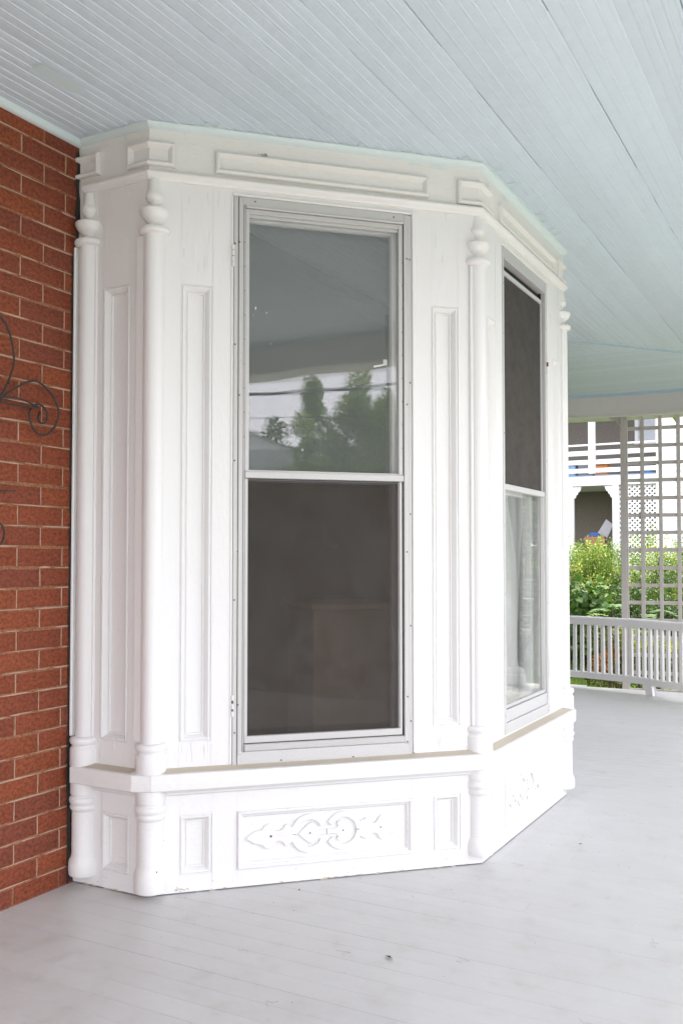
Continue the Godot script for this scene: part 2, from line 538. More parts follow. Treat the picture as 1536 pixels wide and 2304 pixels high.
func build_setting() -> void:
	FLOOR_EDGE = smooth_path([Vector2(-1.5, 9.6), Vector2(0.9, 8.98), Vector2(1.6, 8.72), Vector2(2.06, 8.46), Vector2(2.26, 8.27), Vector2(2.43, 8.08), Vector2(2.57, 7.90), Vector2(2.76, 7.58), Vector2(3.1, 7.3), Vector2(3.6, 7.22), Vector2(4.2, 7.2), Vector2(4.45, 6.7), Vector2(4.2, 5.8), Vector2(3.72, 4.8), nt(1.0, 4.5), nt(1.0, -3.6)], 6)
	RAIL_PATH = smooth_path([Vector2(-1.2, 9.4), Vector2(0.9, 8.86), Vector2(1.6, 8.55), Vector2(2.02, 8.31), Vector2(2.25, 8.10), Vector2(2.46, 7.86), Vector2(2.655, 7.48), Vector2(2.95, 7.10)], 8)
	RAIL_SIDE = smooth_path([Vector2(4.16, 6.95), Vector2(4.26, 6.6), Vector2(4.2, 6.1), Vector2(3.95, 5.4), nt(0.86, 4.7)], 8)
	BEAM_PATH = smooth_path([Vector2(-1.5, 9.35), Vector2(0.6, 8.93), Vector2(1.5, 8.74), Vector2(2.08, 8.60), Vector2(2.33, 8.53), Vector2(2.53, 8.46), Vector2(2.73, 8.36), Vector2(2.97, 8.22), Vector2(3.6, 7.75), Vector2(4.05, 7.1), Vector2(4.15, 6.3), Vector2(3.95, 5.5), nt(OUT_N, 5.6), nt(OUT_N, 4.0), nt(OUT_N, -3.5)], 6)

	# lawn
	var g := Mb.new()
	g.quad(Vector3(-150, -0.6, 150), Vector3(150, -0.6, 150), Vector3(150, -0.6, -150), Vector3(-150, -0.6, -150), Vector3.UP)
	structure(put("lawn", g, M.grass_soil))
	# concrete walk before the porch and the street beyond it
	for q in [["front_walk", 1.5, 5.6, -30.0, 4.6, 0.004, mat("walk_concrete", lin(0.42, 0.40, 0.375), 0.9)], ["street", 6.4, 10.5, -60.0, 60.0, 0.004, mat("street_asphalt", lin(0.11, 0.11, 0.112), 0.9)]]:
		var wk := Mb.new()
		wk.quad(w3(nt(q[1], q[3]), -0.6 + q[5]), w3(nt(q[2], q[3]), -0.6 + q[5]), w3(nt(q[2], q[4]), -0.6 + q[5]), w3(nt(q[1], q[4]), -0.6 + q[5]), Vector3.UP)
		structure(put(q[0], wk, q[6]))

	# porch floor: boards at right angles to the wall
	var fl := Node3D.new()
	fl.name = "porch_floor"
	fl.position = Vector3(0, 0, 0)
	add_child(fl, true)
	structure(fl)
	var pitch := 0.0826
	var t := -3.5
	var idx := 0
	while t < 9.9:
		var n1 := minf(cross_max_n(FLOOR_EDGE, t + 0.002), cross_max_n(FLOOR_EDGE, t + pitch - 0.002))
		if n1 > WALL_N + 0.1:
			# some boards have a butt joint along their run
			var cuts := [WALL_N, n1]
			if rng.randf() < 0.4:
				cuts = [WALL_N, rng.randf_range(WALL_N + 0.7, n1 - 0.4) if n1 - WALL_N > 1.5 else n1 - 0.05, n1]
			for k in cuts.size() - 1:
				var mb := Mb.new()
				var f := Transform3D(Basis(Vector3(NW.x, 0, -NW.y), Vector3.UP, Vector3(NW.x, 0, -NW.y).cross(Vector3.UP)), w3(DW * (t + pitch / 2), 0))
				var dy := rng.randf_range(-0.0006, 0.0)
				var gp := 0.0002 if rng.randf() < 0.7 else 0.0009
				box(mb, f, Vector3(cuts[k] + (0.0006 if k > 0 else 0.0), -0.03, -pitch / 2 + gp), Vector3(cuts[k + 1], dy, pitch / 2 - 0.0002), 0.0005)
				put("floor_board", mb, M.floor[rng.randi() % 4], fl)
		t += pitch
		idx += 1
	var base := Mb.new()
	var bp := PackedVector2Array()
	for p in FLOOR_EDGE:
		bp.append(p + (nt(0, 3.0) - p).normalized() * 0.02)
	bp.append(nt(WALL_N - 0.05, -3.55))
	bp.append(nt(WALL_N - 0.05, 9.0))
	var ids := Geometry2D.triangulate_polygon(bp)
	for k in range(0, ids.size(), 3):
		base.tri(w3(bp[ids[k]], -0.034), w3(bp[ids[k + 1]], -0.034), w3(bp[ids[k + 2]], -0.034), Vector3.UP)
	put("subfloor", base, M.void, fl)
	var sk := Mb.new()
	sweep(sk, pv2(FLOOR_EDGE), pv2([[-0.06, -0.032], [-0.03, -0.032], [-0.03, -0.6], [-0.06, -0.6]]), true, true)
	put("skirt_board", sk, M.white_old, fl)

	# porch ceiling: beaded boards along the wall, turning at the mitre
	var ce := Node3D.new()
	ce.name = "porch_ceiling"
	add_child(ce, true)
	structure(ce)
	var bw := 0.0805
	var n := WALL_N + 0.006
	var i := 0
	var open_joint := {3: 1, 7: 1, 9: 1, 13: 1, 16: 1, 20: 1, 24: 1, 29: 1, 32: 1, 5: 1}
	while n < OUT_N + 0.1:
		var mb := Mb.new()
		var gap := 0.0034 if open_joint.has(i) else 0.00015
		var wedge := 0.0
		beaded_board(mb, n, n + bw - gap, -3.5, false, 0.011 if i == 33 else 0.0)
		put("ceiling_board", mb, M.ceil[rng.randi() % 4], ce)
		if open_joint.has(i):
			# paint bridges most of an open joint, the rest shows dark
			var fm := Mb.new()
			var q := -3.4
			while q < mitre_t(n):
				var l := rng.randf_range(0.08, 0.5)
				var q1 := minf(q + l, mitre_t(n) - 0.01)
				if q1 > q:
					fm.quad(w3(nt(n + bw - gap - 0.001, q), CEIL + 0.0036), w3(nt(n + bw + 0.001, q), CEIL + 0.0036), w3(nt(n + bw + 0.001, q1), CEIL + 0.0036), w3(nt(n + bw - gap - 0.001, q1), CEIL + 0.0036), Vector3.DOWN)
				q += l + (rng.randf_range(0.02, 0.14) if rng.randf() < 0.45 else rng.randf_range(0.2, 0.9))
			stuff(put("paint_filler", fm, M.ceil[0], ce))
		n += bw
		i += 1
	var tt := 5.5
	while tt < 9.6:
		var mb := Mb.new()
		beaded_board(mb, tt, tt + bw - 0.0002, 0.0, true, 0.0)
		put("ceiling_board", mb, M.ceil[rng.randi() % 4], ce)
		tt += bw
	var ms := Mb.new()
	var a := nt(WALL_N, mitre_t(WALL_N))
	var b := nt(0.9, mitre_t(0.9))
	box(ms, frame(a, (b - a).normalized()), Vector3(0, CEIL - 0.007, -0.014), Vector3((b - a).length(), CEIL + 0.004, 0.014), 0.003)
	put("mitre_strip", ms, M.bluetrim, ce)
	var vo := Mb.new()
	var vp := PackedVector2Array()
	for p in BEAM_PATH:
		vp.append(p)
	vp.append(nt(-6.8, -3.5))
	vp.append(nt(-6.8, 9.6))
	ids = Geometry2D.triangulate_polygon(vp)
	for k in range(0, ids.size(), 3):
		vo.tri(w3(vp[ids[k]], CEIL + 0.05), w3(vp[ids[k + 1]], CEIL + 0.05), w3(vp[ids[k + 2]], CEIL + 0.05), Vector3.DOWN)
	put("roof_void", vo, M.void, ce)

	# roof over the porch and house
	var rf := Mb.new()
	var rp := PackedVector2Array()
	for p in BEAM_PATH:
		rp.append(p + (p - nt(-1.5, 3.0)).normalized() * 0.25)
	rp.append(nt(-6.9, -3.9))
	rp.append(nt(-6.9, 9.9))
	ids = Geometry2D.triangulate_polygon(rp)
	for k in range(0, ids.size(), 3):
		rf.tri(w3(rp[ids[k]], CEIL + 0.08), w3(rp[ids[k + 1]], CEIL + 0.08), w3(rp[ids[k + 2]], CEIL + 0.08), Vector3.DOWN)
		rf.tri(w3(rp[ids[k]], CEIL + 0.34), w3(rp[ids[k + 1]], CEIL + 0.34), w3(rp[ids[k + 2]], CEIL + 0.34), Vector3.UP)
	for k in rp.size():
		var q := rp[k]
		var r := rp[(k + 1) % rp.size()]
		rf.quad(w3(q, CEIL + 0.08), w3(r, CEIL + 0.08), w3(r, CEIL + 0.34), w3(q, CEIL + 0.34), w3((q + r) / 2 - nt(-1.5, 3.0), 0))
	var ro := put("porch_roof", rf, M.roof)
	tag(ro, "dark flat roof slab over the brick house and its porch", "roof")

	# the room behind the bay
	var rm := Node3D.new()
	rm.name = "room"
	add_child(rm, true)
	structure(rm)
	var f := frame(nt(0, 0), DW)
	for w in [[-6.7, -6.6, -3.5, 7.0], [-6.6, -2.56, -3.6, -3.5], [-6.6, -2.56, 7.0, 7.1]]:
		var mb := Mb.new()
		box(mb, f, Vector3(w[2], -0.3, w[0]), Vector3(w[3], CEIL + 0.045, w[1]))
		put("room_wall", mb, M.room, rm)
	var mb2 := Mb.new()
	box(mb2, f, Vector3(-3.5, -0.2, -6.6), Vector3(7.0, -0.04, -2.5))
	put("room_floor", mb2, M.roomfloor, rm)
	var fbw := frame(P2, dirv(TH + PI / 4))
	var sb := thing("sideboard", fbw * Vector3(0.76, -0.04, -0.5), "brown wooden sideboard inside the room, dim behind the near window's screen", "sideboard")
	bar(sb, fbw, "carcass", 0.66, 0.98, -0.038, 0.92, -0.75, -0.32, mat("sideboard_wood", lin(0.34, 0.20, 0.11), 0.6), 0.006)
	bar(sb, fbw, "top", 0.65, 0.99, 0.921, 0.945, -0.76, -0.31, mat("sideboard_top", lin(0.40, 0.26, 0.16), 0.5), 0.004)
	var mb3 := Mb.new()
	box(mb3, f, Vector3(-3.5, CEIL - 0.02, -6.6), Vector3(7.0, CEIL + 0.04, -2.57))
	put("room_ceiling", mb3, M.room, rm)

func beaded_board(mb: Mb, c0: float, c1: float, t0: float, far: bool, taper: float) -> void:
	# section across the board: v at both edges, a bead along one edge and along the middle
	var w := c1 - c0
	var h := 0.0012
	var sec := [[0.0, h], [0.0030, 0.0], [w * 0.5 - 0.0075, 0.0], [w * 0.5 - 0.0058, h], [w * 0.5 - 0.0042, -0.0005], [w * 0.5, -0.0011], [w * 0.5 + 0.0042, -0.0012], [w * 0.5 + 0.0058, h], [w * 0.5 + 0.0075, 0.0], [w - 0.0135, 0.0], [w - 0.0118, h], [w - 0.0100, -0.0012], [w - 0.0060, -0.0011], [w - 0.0025, -0.0012], [w, h], [w, 0.014], [0.0, 0.014]]
	var pts := []
	for s in sec:
		var c: float = c0 + s[0]
		var y: float = CEIL + s[1]
		if far:
			var n0 := -1.687 + (c - 6.332) / 1.2646
			pts.append([w3(nt(-5.5, c), y), w3(nt(n0, c), y)])
		else:
			var te := minf(mitre_t(c), 8.6)
			if taper > 0.0 and s[0] > w * 0.6:
				# a shrunken edge that opens and closes along its length
				var st := []
				var c_s := c
				for k in 9:
					var u := float(k) / 8.0
					var tq := lerpf(t0, te, u)
					st.append(w3(nt(c_s - taper * smoothstep(2.4, 3.3, tq) * (1.0 - smoothstep(3.9, 4.5, tq)) * (s[0] / w), tq), y))
				pts.append(st)
			elif taper > 0.0:
				var st := []
				for k in 9:
					st.append(w3(nt(c, lerpf(t0, te, k / 8.0)), y))
				pts.append(st)
			else:
				pts.append([w3(nt(c, t0), y), w3(nt(c, te), y)])
	var across := w3(DW if far else NW, 0)
	for k in sec.size():
		var a: Array = pts[k]
		var b: Array = pts[(k + 1) % sec.size()]
		var s0: Array = sec[k]
		var s1: Array = sec[(k + 1) % sec.size()]
		var out: Vector3 = across * (s1[1] - s0[1]) + Vector3.DOWN * (s1[0] - s0[0])
		for j in a.size() - 1:
			mb.quad(a[j], a[j + 1], b[j + 1], b[j], out)

# ---------------------------------------------------------------- brick wall
func build_brick_wall() -> void:
	var wall := thing("brick_wall", w3(P1, 0), "red brick house wall with pale mortar beside the white bay window", "wall")
	var f := frame(P1, DW)            # the wall runs towards negative s
	var mb := Mb.new()
	box(mb, f, Vector3(-6.0, -0.3, -0.16), Vector3(0.05, CEIL + 0.04, -0.0022))
	put("mortar_bed", mb, M.mortar, wall)
	# four brick shapes
	var shapes := []
	for k in 6:
		shapes.append(brick_mesh(0.191, 0.0602, k))
	var heads := [brick_mesh(0.160, 0.0602, 11), brick_mesh(0.057, 0.0602, 12), brick_mesh(0.160, 0.054, 13), brick_mesh(0.057, 0.054, 14)]
	var far := []
	for k in range(-1, 37):
		var y0 := 0.062 + 0.06856 * k
		var yc := y0 + 0.06856 / 2
		if k == 36:
			yc = y0 + 0.030
		if k == -1:
			yc = 0.028
		var odd := posmod(k, 2) == 1
		var s := 0.064 if odd else 0.163
		var first := s
		if k >= 0 and k < 36:
			place_brick(wall, f, heads[1 if odd else 0], -(first / 2.0 - 0.0005), yc, k)
		while s < 3.2:
			var sc := s + 0.0994
			if s < 1.2 and k >= 0 and k < 36:
				place_brick(wall, f, shapes[rng.randi() % 6], -sc, yc, k)
			elif k >= 0 and k < 36:
				far.append(Vector3(-sc, yc, 0))
			s += 0.1988
		# cut courses at floor and ceiling
		if k == -1 or k == 36:
			s = first - 0.1988
			while s < 1.3:
				var cb := Mb.new()
				var lo := maxf(s + 0.004, 0.002)
				if k == -1:
					box(cb, f, Vector3(-s - 0.195, 0.002, -0.05), Vector3(-lo, 0.057, rng.randf_range(-0.001, 0.001)), 0.002)
				else:
					box(cb, f, Vector3(-s - 0.195, y0 + 0.005, -0.05), Vector3(-lo, CEIL - 0.004, rng.randf_range(-0.001, 0.001)), 0.002)
				put("brick", cb, M.bricks[rng.randi() % 6], wall)
				s += 0.1988
	var mm := MultiMesh.new()
	mm.transform_format = MultiMesh.TRANSFORM_3D
	mm.mesh = shapes[0]
	mm.instance_count = far.size()
	for k in far.size():
		mm.set_instance_transform(k, Transform3D(f.basis, f * far[k] - wall.position))
	var mi := MultiMeshInstance3D.new()
	mi.name = "distant_bricks"
	mi.multimesh = mm
	mi.material_override = M.bricks[1]
	stuff(mi)
	wall.add_child(mi, true)
	# pointing smeared pale along the joints
	var sm := Mb.new()
	for k in range(0, 37):
		var y := 0.062 + 0.06856 * k
		var s := 0.004
		while s < 1.3:
			var l := rng.randf_range(0.05, 0.22)
			if rng.randf() < 0.78:
				ridge(sm, f, -s, -s - l, y + rng.randf_range(-0.0022, 0.0022), rng.randf_range(0.0012, 0.0031))
			s += l + rng.randf_range(0.005, 0.04)
	for k in range(0, 36):
		var s := 0.064 if posmod(k, 2) == 1 else 0.163
		while s < 1.2:
			var prev := []
			for j in 6:
				var y := 0.062 + 0.06856 * (k + 0.06 + 0.88 * j / 5.0)
				var hh := rng.randf_range(0.0010, 0.0026) * (0.5 if rng.randf() < 0.2 else 1.0)
				var cx := -s + rng.randf_range(-0.0008, 0.0008)
				var cur := [f * Vector3(cx - hh, y, -0.0012), f * Vector3(cx, y, 0.0010), f * Vector3(cx + hh, y, -0.0012)]
				if j > 0:
					sm.quad(prev[0], cur[0], cur[1], prev[1], f.basis * Vector3(-0.3, 0, 1), 1)
					sm.quad(prev[1], cur[1], cur[2], prev[2], f.basis * Vector3(0.3, 0, 1), 1)
				prev = cur
			s += 0.1988
	stuff(put("mortar_pointing", sm, M.mortar_pale, wall))
	# trim under the ceiling
	var tr := Mb.new()
	sweep(tr, pv2([nt(WALL_N, -3.4), P1 + NW * 0.0]), pv2([[0.0, CEIL + 0.002], [0.0, CEIL - 0.022], [0.006, CEIL - 0.022], [0.014, CEIL - 0.019], [0.020, CEIL - 0.012], [0.023, CEIL - 0.003], [0.023, CEIL + 0.002]]))
	put("ceiling_trim", tr, M.aqua, wall)
	# black caulk between the brick and the bay
	var ck := Mb.new()
	var pts := []
	for k in 90:
		var y := 0.01 + k * 0.02865
		var wig := 0.0016
		var cs := -0.021
		if y > 2.2 and y < 2.56:
			wig = 0.006
			cs = -0.006
		pts.append(f * Vector3(cs - sin(y * 37.0) * wig - rng.randf_range(-1, 1) * wig * 0.7, y, 0.003 + rng.randf_range(0, 0.002)))
	tube(ck, pts, 0.0042, 5)
	var last := []
	for k in 170:
		var y := 0.004 + k * 0.0151
		var top := y > 2.2
		var c := (-0.007 if top else -0.0265) + sin(y * 61.0) * (0.004 if top else 0.0008)
		var wd := rng.randf_range(0.004, 0.0095) if top else rng.randf_range(0.0022, 0.0048)
		var cur := [f * Vector3(c - wd, y, 0.0014), f * Vector3(c + wd * 0.3, y, 0.0042), f * Vector3(c + wd, y, 0.0014)]
		if k > 0 and y < 2.57:
			ck.quad(last[0], cur[0], cur[1], last[1], f.basis.z, 1)
			ck.quad(last[1], cur[1], cur[2], last[2], f.basis.z, 1)
		last = cur
	for j in 2:
		pts = []
		for k in 52:
			var y := 0.3 + k * 0.037
			pts.append(f * Vector3(-0.029 - j * 0.004 + rng.randf_range(-1, 1) * 0.0015, y, 0.001))
		tube(ck, pts, 0.0013, 4)
	put("caulk_bead", ck, M.caulk, wall)
	# beyond the bay
	var w2 := thing("brick_wall", w3(P6, 0), "plain stretch of brick house wall hidden behind the far side of the bay", "wall")
	var f2 := frame(P6, DW)
	var mb2 := Mb.new()
	box(mb2, f2, Vector3(-0.05, -0.3, -0.16), Vector3(0.9, CEIL + 0.04, -0.002))
	put("mortar_bed", mb2, M.bricks[1], w2)

func ridge(mb: Mb, f: Transform3D, s0: float, s1: float, y: float, h: float) -> void:
	var n := 4
	var prev := []
	for i in n + 1:
		var s := lerpf(s0, s1, float(i) / n)
		var hh := h * (0.35 if i == 0 or i == n else 1.0) * rng.randf_range(0.7, 1.2)
		var yy := y + rng.randf_range(-0.0007, 0.0007)
		var cur := [f * Vector3(s, yy - hh, -0.0012), f * Vector3(s, yy, 0.0012), f * Vector3(s, yy + hh, -0.0012)]
		if i > 0:
			mb.quad(prev[0], cur[0], cur[1], prev[1], f.basis * Vector3(0, -0.3, 1), 1)
			mb.quad(prev[1], cur[1], cur[2], prev[2], f.basis * Vector3(0, 0.3, 1), 1)
		prev = cur

func place_brick(wall: Node3D, f: Transform3D, mesh: Mesh, s: float, y: float, _k: int) -> void:
	var o := MeshInstance3D.new()
	o.name = "brick"
	o.mesh = mesh
	o.material_override = M.bricks[rng.randi() % 6]
	var b := f.basis * Basis(Vector3(0, 0, 1), rng.randf_range(-0.006, 0.006))
	o.transform = Transform3D(b, f * Vector3(s + rng.randf_range(-0.0008, 0.0008), y + rng.randf_range(-0.0012, 0.0012), rng.randf_range(-0.0012, 0.0012)) - wall.position)
	wall.add_child(o, true)

func brick_mesh(l: float, h: float, seed_: int) -> ArrayMesh:
	var r := RandomNumberGenerator.new()
	r.seed = 500 + seed_
	var mb := Mb.new()
	var nx := 6
	var top := []
	# front face outline, slightly uneven, with worn edge
	var outer: Array[Vector2] = []
	for i in nx + 1:
		outer.append(Vector2(lerpf(-l / 2, l / 2, float(i) / nx), -h / 2 + r.randf_range(0, 0.0022)))
	for i in nx + 1:
		outer.append(Vector2(lerpf(l / 2, -l / 2, float(i) / nx), h / 2 - r.randf_range(0, 0.0022)))
	var n := outer.size()
	for i in n:
		var a := outer[i]
		var b := outer[(i + 1) % n]
		var ia := a * Vector2(1.0 - 0.005 / l, 1.0 - 0.006 / h)
		var ib := b * Vector2(1.0 - 0.005 / l, 1.0 - 0.006 / h)
		mb.quad(Vector3(a.x, a.y, -0.02), Vector3(b.x, b.y, -0.02), Vector3(b.x, b.y, -0.0016), Vector3(a.x, a.y, -0.0016), Vector3(a.x + b.x, (a.y + b.y) * 3.0, 0), 1)
		mb.quad(Vector3(a.x, a.y, -0.0016), Vector3(b.x, b.y, -0.0016), Vector3(ib.x, ib.y, 0), Vector3(ia.x, ia.y, 0), Vector3(a.x + b.x, (a.y + b.y) * 3.0, 0.05), 1)
		mb.tri(Vector3(ia.x, ia.y, 0), Vector3(ib.x, ib.y, 0), Vector3(0, 0, 0.0004), Vector3(0, 0, 1), 1)
	return mb.mesh(Vector3.ZERO)

# ---------------------------------------------------------------- bay window
const SUNK := [[0.0, 0.0], [0.0012, -0.0035], [0.0032, -0.0035], [0.0050, -0.0002], [0.0065, 0.0012], [0.0090, 0.0008], [0.0120, -0.003], [0.0215, -0.0185], [0.0228, -0.0185], [0.0236, -0.0150], [0.0265, -0.0150], [0.0285, -0.0225]]
const SUNK_SMALL := [[0.0, 0.0], [0.0012, -0.003], [0.0032, -0.003], [0.0050, 0.0005], [0.0075, 0.0015], [0.0110, 0.0], [0.0215, -0.0165], [0.0228, -0.0165], [0.0236, -0.0135], [0.0262, -0.0135], [0.0280, -0.0205]]
const RAISED := [[0.0, 0.0], [0.001, 0.012], [0.003, 0.016], [0.008, 0.019], [0.013, 0.0175], [0.017, 0.012], [0.021, 0.006], [0.0225, 0.002]]

func build_bay() -> void:
	var bay := thing("bay_window", w3((P2 + P3) / 2, 0), "white painted octagonal bay window with turned corner colonnettes and panelled boards", "bay window")
	var fa := frame(P1, dirv(TH + PI / 2))
	var fb := frame(P2, dirv(TH + PI / 4))
	var fc := frame(P3, DW)
	var fd := frame(P4, dirv(TH - PI / 4))
	var fe := frame(P5, dirv(TH - PI / 2))
	var la := 0.3194
	var lb := 1.2166
	var lc := 1.1504
	# face A: the narrow side
	var pa := [[0.118, 0.240, 0.499, 2.060], [0.130, 0.254, 0.062, 0.259]]
	face_boards(bay, fa, la, pa, [])
	# face B, with the near window
	var wb := [0.288, 0.950, 0.412, 2.380]
	var pb := [[0.110, 0.216, 0.502, 2.057], [1.023, 1.129, 0.510, 2.052], [0.114, 0.222, 0.060, 0.258], [1.025, 1.130, 0.060, 0.261]]
	var orn_b := [0.309, 0.944, 0.062, 0.258]
	face_boards(bay, fb, lb, pb, wb, orn_b)
	# face C, with the far window
	var wc := [0.256, 0.862, 0.425, 2.372]
	var pc := [[0.083, 0.178, 0.505, 2.048], [0.968, 1.060, 0.505, 2.046], [0.083, 0.178, 0.062, 0.258], [0.968, 1.060, 0.062, 0.258]]
	var orn_c := [0.260, 0.835, 0.064, 0.260]
	face_boards(bay, fc, lc, pc, wc, orn_c)
	face_boards(bay, fd, lb, [], [])
	face_boards(bay, fe, la, [], [])
	# frieze panels standing proud
	frieze_panel(bay, fb, 0.223, 1.012, 2.449, 2.527, false, false)
	frieze_panel(bay, fc, 0.211, 0.995, 2.443, 2.519, false, false)
	frieze_panel(bay, fb, 0.0, 0.086, 2.452, 2.536, true, false)
	frieze_panel(bay, fa, 0.231, la, 2.452, 2.536, false, true)
	frieze_panel(bay, fb, 1.125, lb, 2.441, 2.532, false, true)
	frieze_panel(bay, fc, 0.0, 0.125, 2.441, 2.532, true, false)
	frieze_panel(bay, fc, 1.040, lc, 2.441, 2.532, false, true)
	frieze_panel(bay, fd, 0.0, 0.12, 2.441, 2.532, true, false)
	frieze_panel(bay, fa, -0.02, 0.103, 2.462, 2.542, false, false)
	# mouldings that run round the bay
	var path := pv2([P1, P2, P3, P4, P5, P6])
	var ch := 0.026
	var sill_path := PackedVector2Array([P1 + (P2 - P1).normalized() * 0.033])
	for q in [[P1, P2, P3], [P2, P3, P4], [P3, P4, P5], [P4, P5, P6]]:
		sill_path.append(q[1] + (q[0] - q[1]).normalized() * ch)
		sill_path.append(q[1] + (q[2] - q[1]).normalized() * ch)
	sill_path.append(P6)
	var path_in := pv2([P1 + (P2 - P1).normalized() * 0.033, P2, P3, P4, P5, P6])
	var mb := Mb.new()
	sweep(mb, path, pv2([[0.0, CEIL + 0.001], [0.024, CEIL + 0.001], [0.0225, CEIL - 0.005], [0.018, CEIL - 0.011], [0.010, CEIL - 0.0165], [0.0, CEIL - 0.019]]))
	put("crown_trim", mb, M.aqua, bay)
	mb = Mb.new()
	var rb := RandomNumberGenerator.new()
	rb.seed = 71
	for q in [[fa, la], [fb, lb], [fc, lc]]:
		var f: Transform3D = q[0]
		var l: float = q[1]
		var n := int(l / 0.02)
		for j in n:
			var s0 := l * j / n
			var s1 := l * (j + 1) / n
			var w0 := 0.026 + 0.012 * rb.randf() + (0.03 if rb.randf() < 0.08 else 0.0)
			mb.quad(f * Vector3(s0, CEIL - 0.0021, 0.01), f * Vector3(s1, CEIL - 0.0021, 0.01), f * Vector3(s1, CEIL - 0.0021, w0), f * Vector3(s0, CEIL - 0.0021, w0), Vector3.DOWN)
	for j in 7:
		var f := fa
		mb.quad(f * Vector3(0.24 + j * 0.008, CEIL - 0.0021, 0.27 + rb.randf() * 0.02), f * Vector3(0.248 + j * 0.008, CEIL - 0.0021, 0.27 + rb.randf() * 0.02), f * Vector3(0.248 + j * 0.008, CEIL - 0.0021, 0.44 + rb.randf() * 0.03), f * Vector3(0.24 + j * 0.008, CEIL - 0.0021, 0.44 + rb.randf() * 0.03), Vector3.DOWN)
	put("lapped_paint", mb, M.aqua_ceil, bay)
	mb = Mb.new()
	sweep(mb, path_in, pv2([[0.0, 2.433], [0.010, 2.433], [0.019, 2.4325], [0.023, 2.429], [0.0235, 2.423], [0.020, 2.417], [0.012, 2.413], [0.008, 2.409], [0.006, 2.404], [0.0, 2.404]]))
	put("frieze_moulding", mb, M.white, bay)
	mb = Mb.new()
	sweep(mb, sill_path, pv2([[-0.02, 0.4215], [0.047, 0.4085], [0.0505, 0.4075], [0.052, 0.405], [0.052, 0.356], [0.050, 0.3535], [-0.02, 0.3535]]))
	put("sill", mb, M.white_old, bay)
	mb = Mb.new()
	sweep(mb, path_in, pv2([[0.0, 0.353], [0.024, 0.353], [0.0245, 0.348], [0.021, 0.342], [0.014, 0.338], [0.012, 0.332], [0.006, 0.328], [0.0, 0.327]]))
	put("sill_moulding", mb, M.white, bay)
	mb = Mb.new()
	for ff in [[fa, la], [fb, lb], [fc, lc]]:
		var k := 0
		var l: float = ff[1]
		var nseg := int(l / 0.04)
		var f: Transform3D = ff[0]
		for j in nseg:
			var s0 := 0.03 + (l - 0.06) * j / nseg
			var s1 := 0.03 + (l - 0.06) * (j + 1) / nseg
			var wv := 0.0014 * sin(j * 1.7)
			mb.quad(f * Vector3(s0, 0.4186, 0.002), f * Vector3(s1, 0.4186, 0.002), f * Vector3(s1, 0.4108 + wv * 0.1, 0.041 + wv), f * Vector3(s0, 0.4108, 0.041), Vector3.UP)
	put("sill_grime", mb, M.tan, bay)
	# colonnettes
	colonnette(bay, P1 + (P2 - P1).normalized() * 0.049 + w2(fa.basis.z) * -0.004)
	var bis2 := (w2(fa.basis.z) + w2(fb.basis.z)).normalized()
	var bis3 := (w2(fb.basis.z) + w2(fc.basis.z)).normalized()
	var bis4 := (w2(fc.basis.z) + w2(fd.basis.z)).normalized()
	var bis5 := (w2(fd.basis.z) + w2(fe.basis.z)).normalized()
	colonnette(bay, P2 - bis2 * 0.002 + (P3 - P2).normalized() * 0.017, 0.017)
	colonnette(bay, P3 - bis3 * 0.014)
	colonnette(bay, P4 - bis4 * 0.015)
	colonnette(bay, P5 - bis5 * 0.015)
	# fillets beside the shafts
	for q in [[fa, la - 0.047, la + 0.004], [fb, -0.004, 0.045], [fb, lb - 0.043, lb + 0.004], [fc, -0.004, 0.045], [fc, lc - 0.043, lc + 0.004]]:
		mb = Mb.new()
		box(mb, q[0], Vector3(q[1], 0.507, -0.004), Vector3(q[2], 2.214, 0.0105), 0.003)
		put("colonnette_fillet", mb, M.white, bay)
	for q in [[fa, 0.005, 0.016, 0.03], [fa, 0.075, 0.092, 0.006]]:
		mb = Mb.new()
		box(mb, q[0], Vector3(q[1], 0.507, -0.004), Vector3(q[2], 2.214, q[3]), 0.003)
		put("colonnette_fillet", mb, M.white, bay)
	paint_flaws(bay, fa, fb, fc)
	storm_window_near(bay, fb, wb)
	storm_window_far(bay, fc, wc)
	# scrolled cut-work on the two apron panels
	scroll_work(bay, fb, 0.6255, 0.1630, 0.287, orn_b)
	scroll_work(bay, fc, 0.5475, 0.1640, 0.258, orn_c)

func w2(v: Vector3) -> Vector2:
	return Vector2(v.x, -v.z)

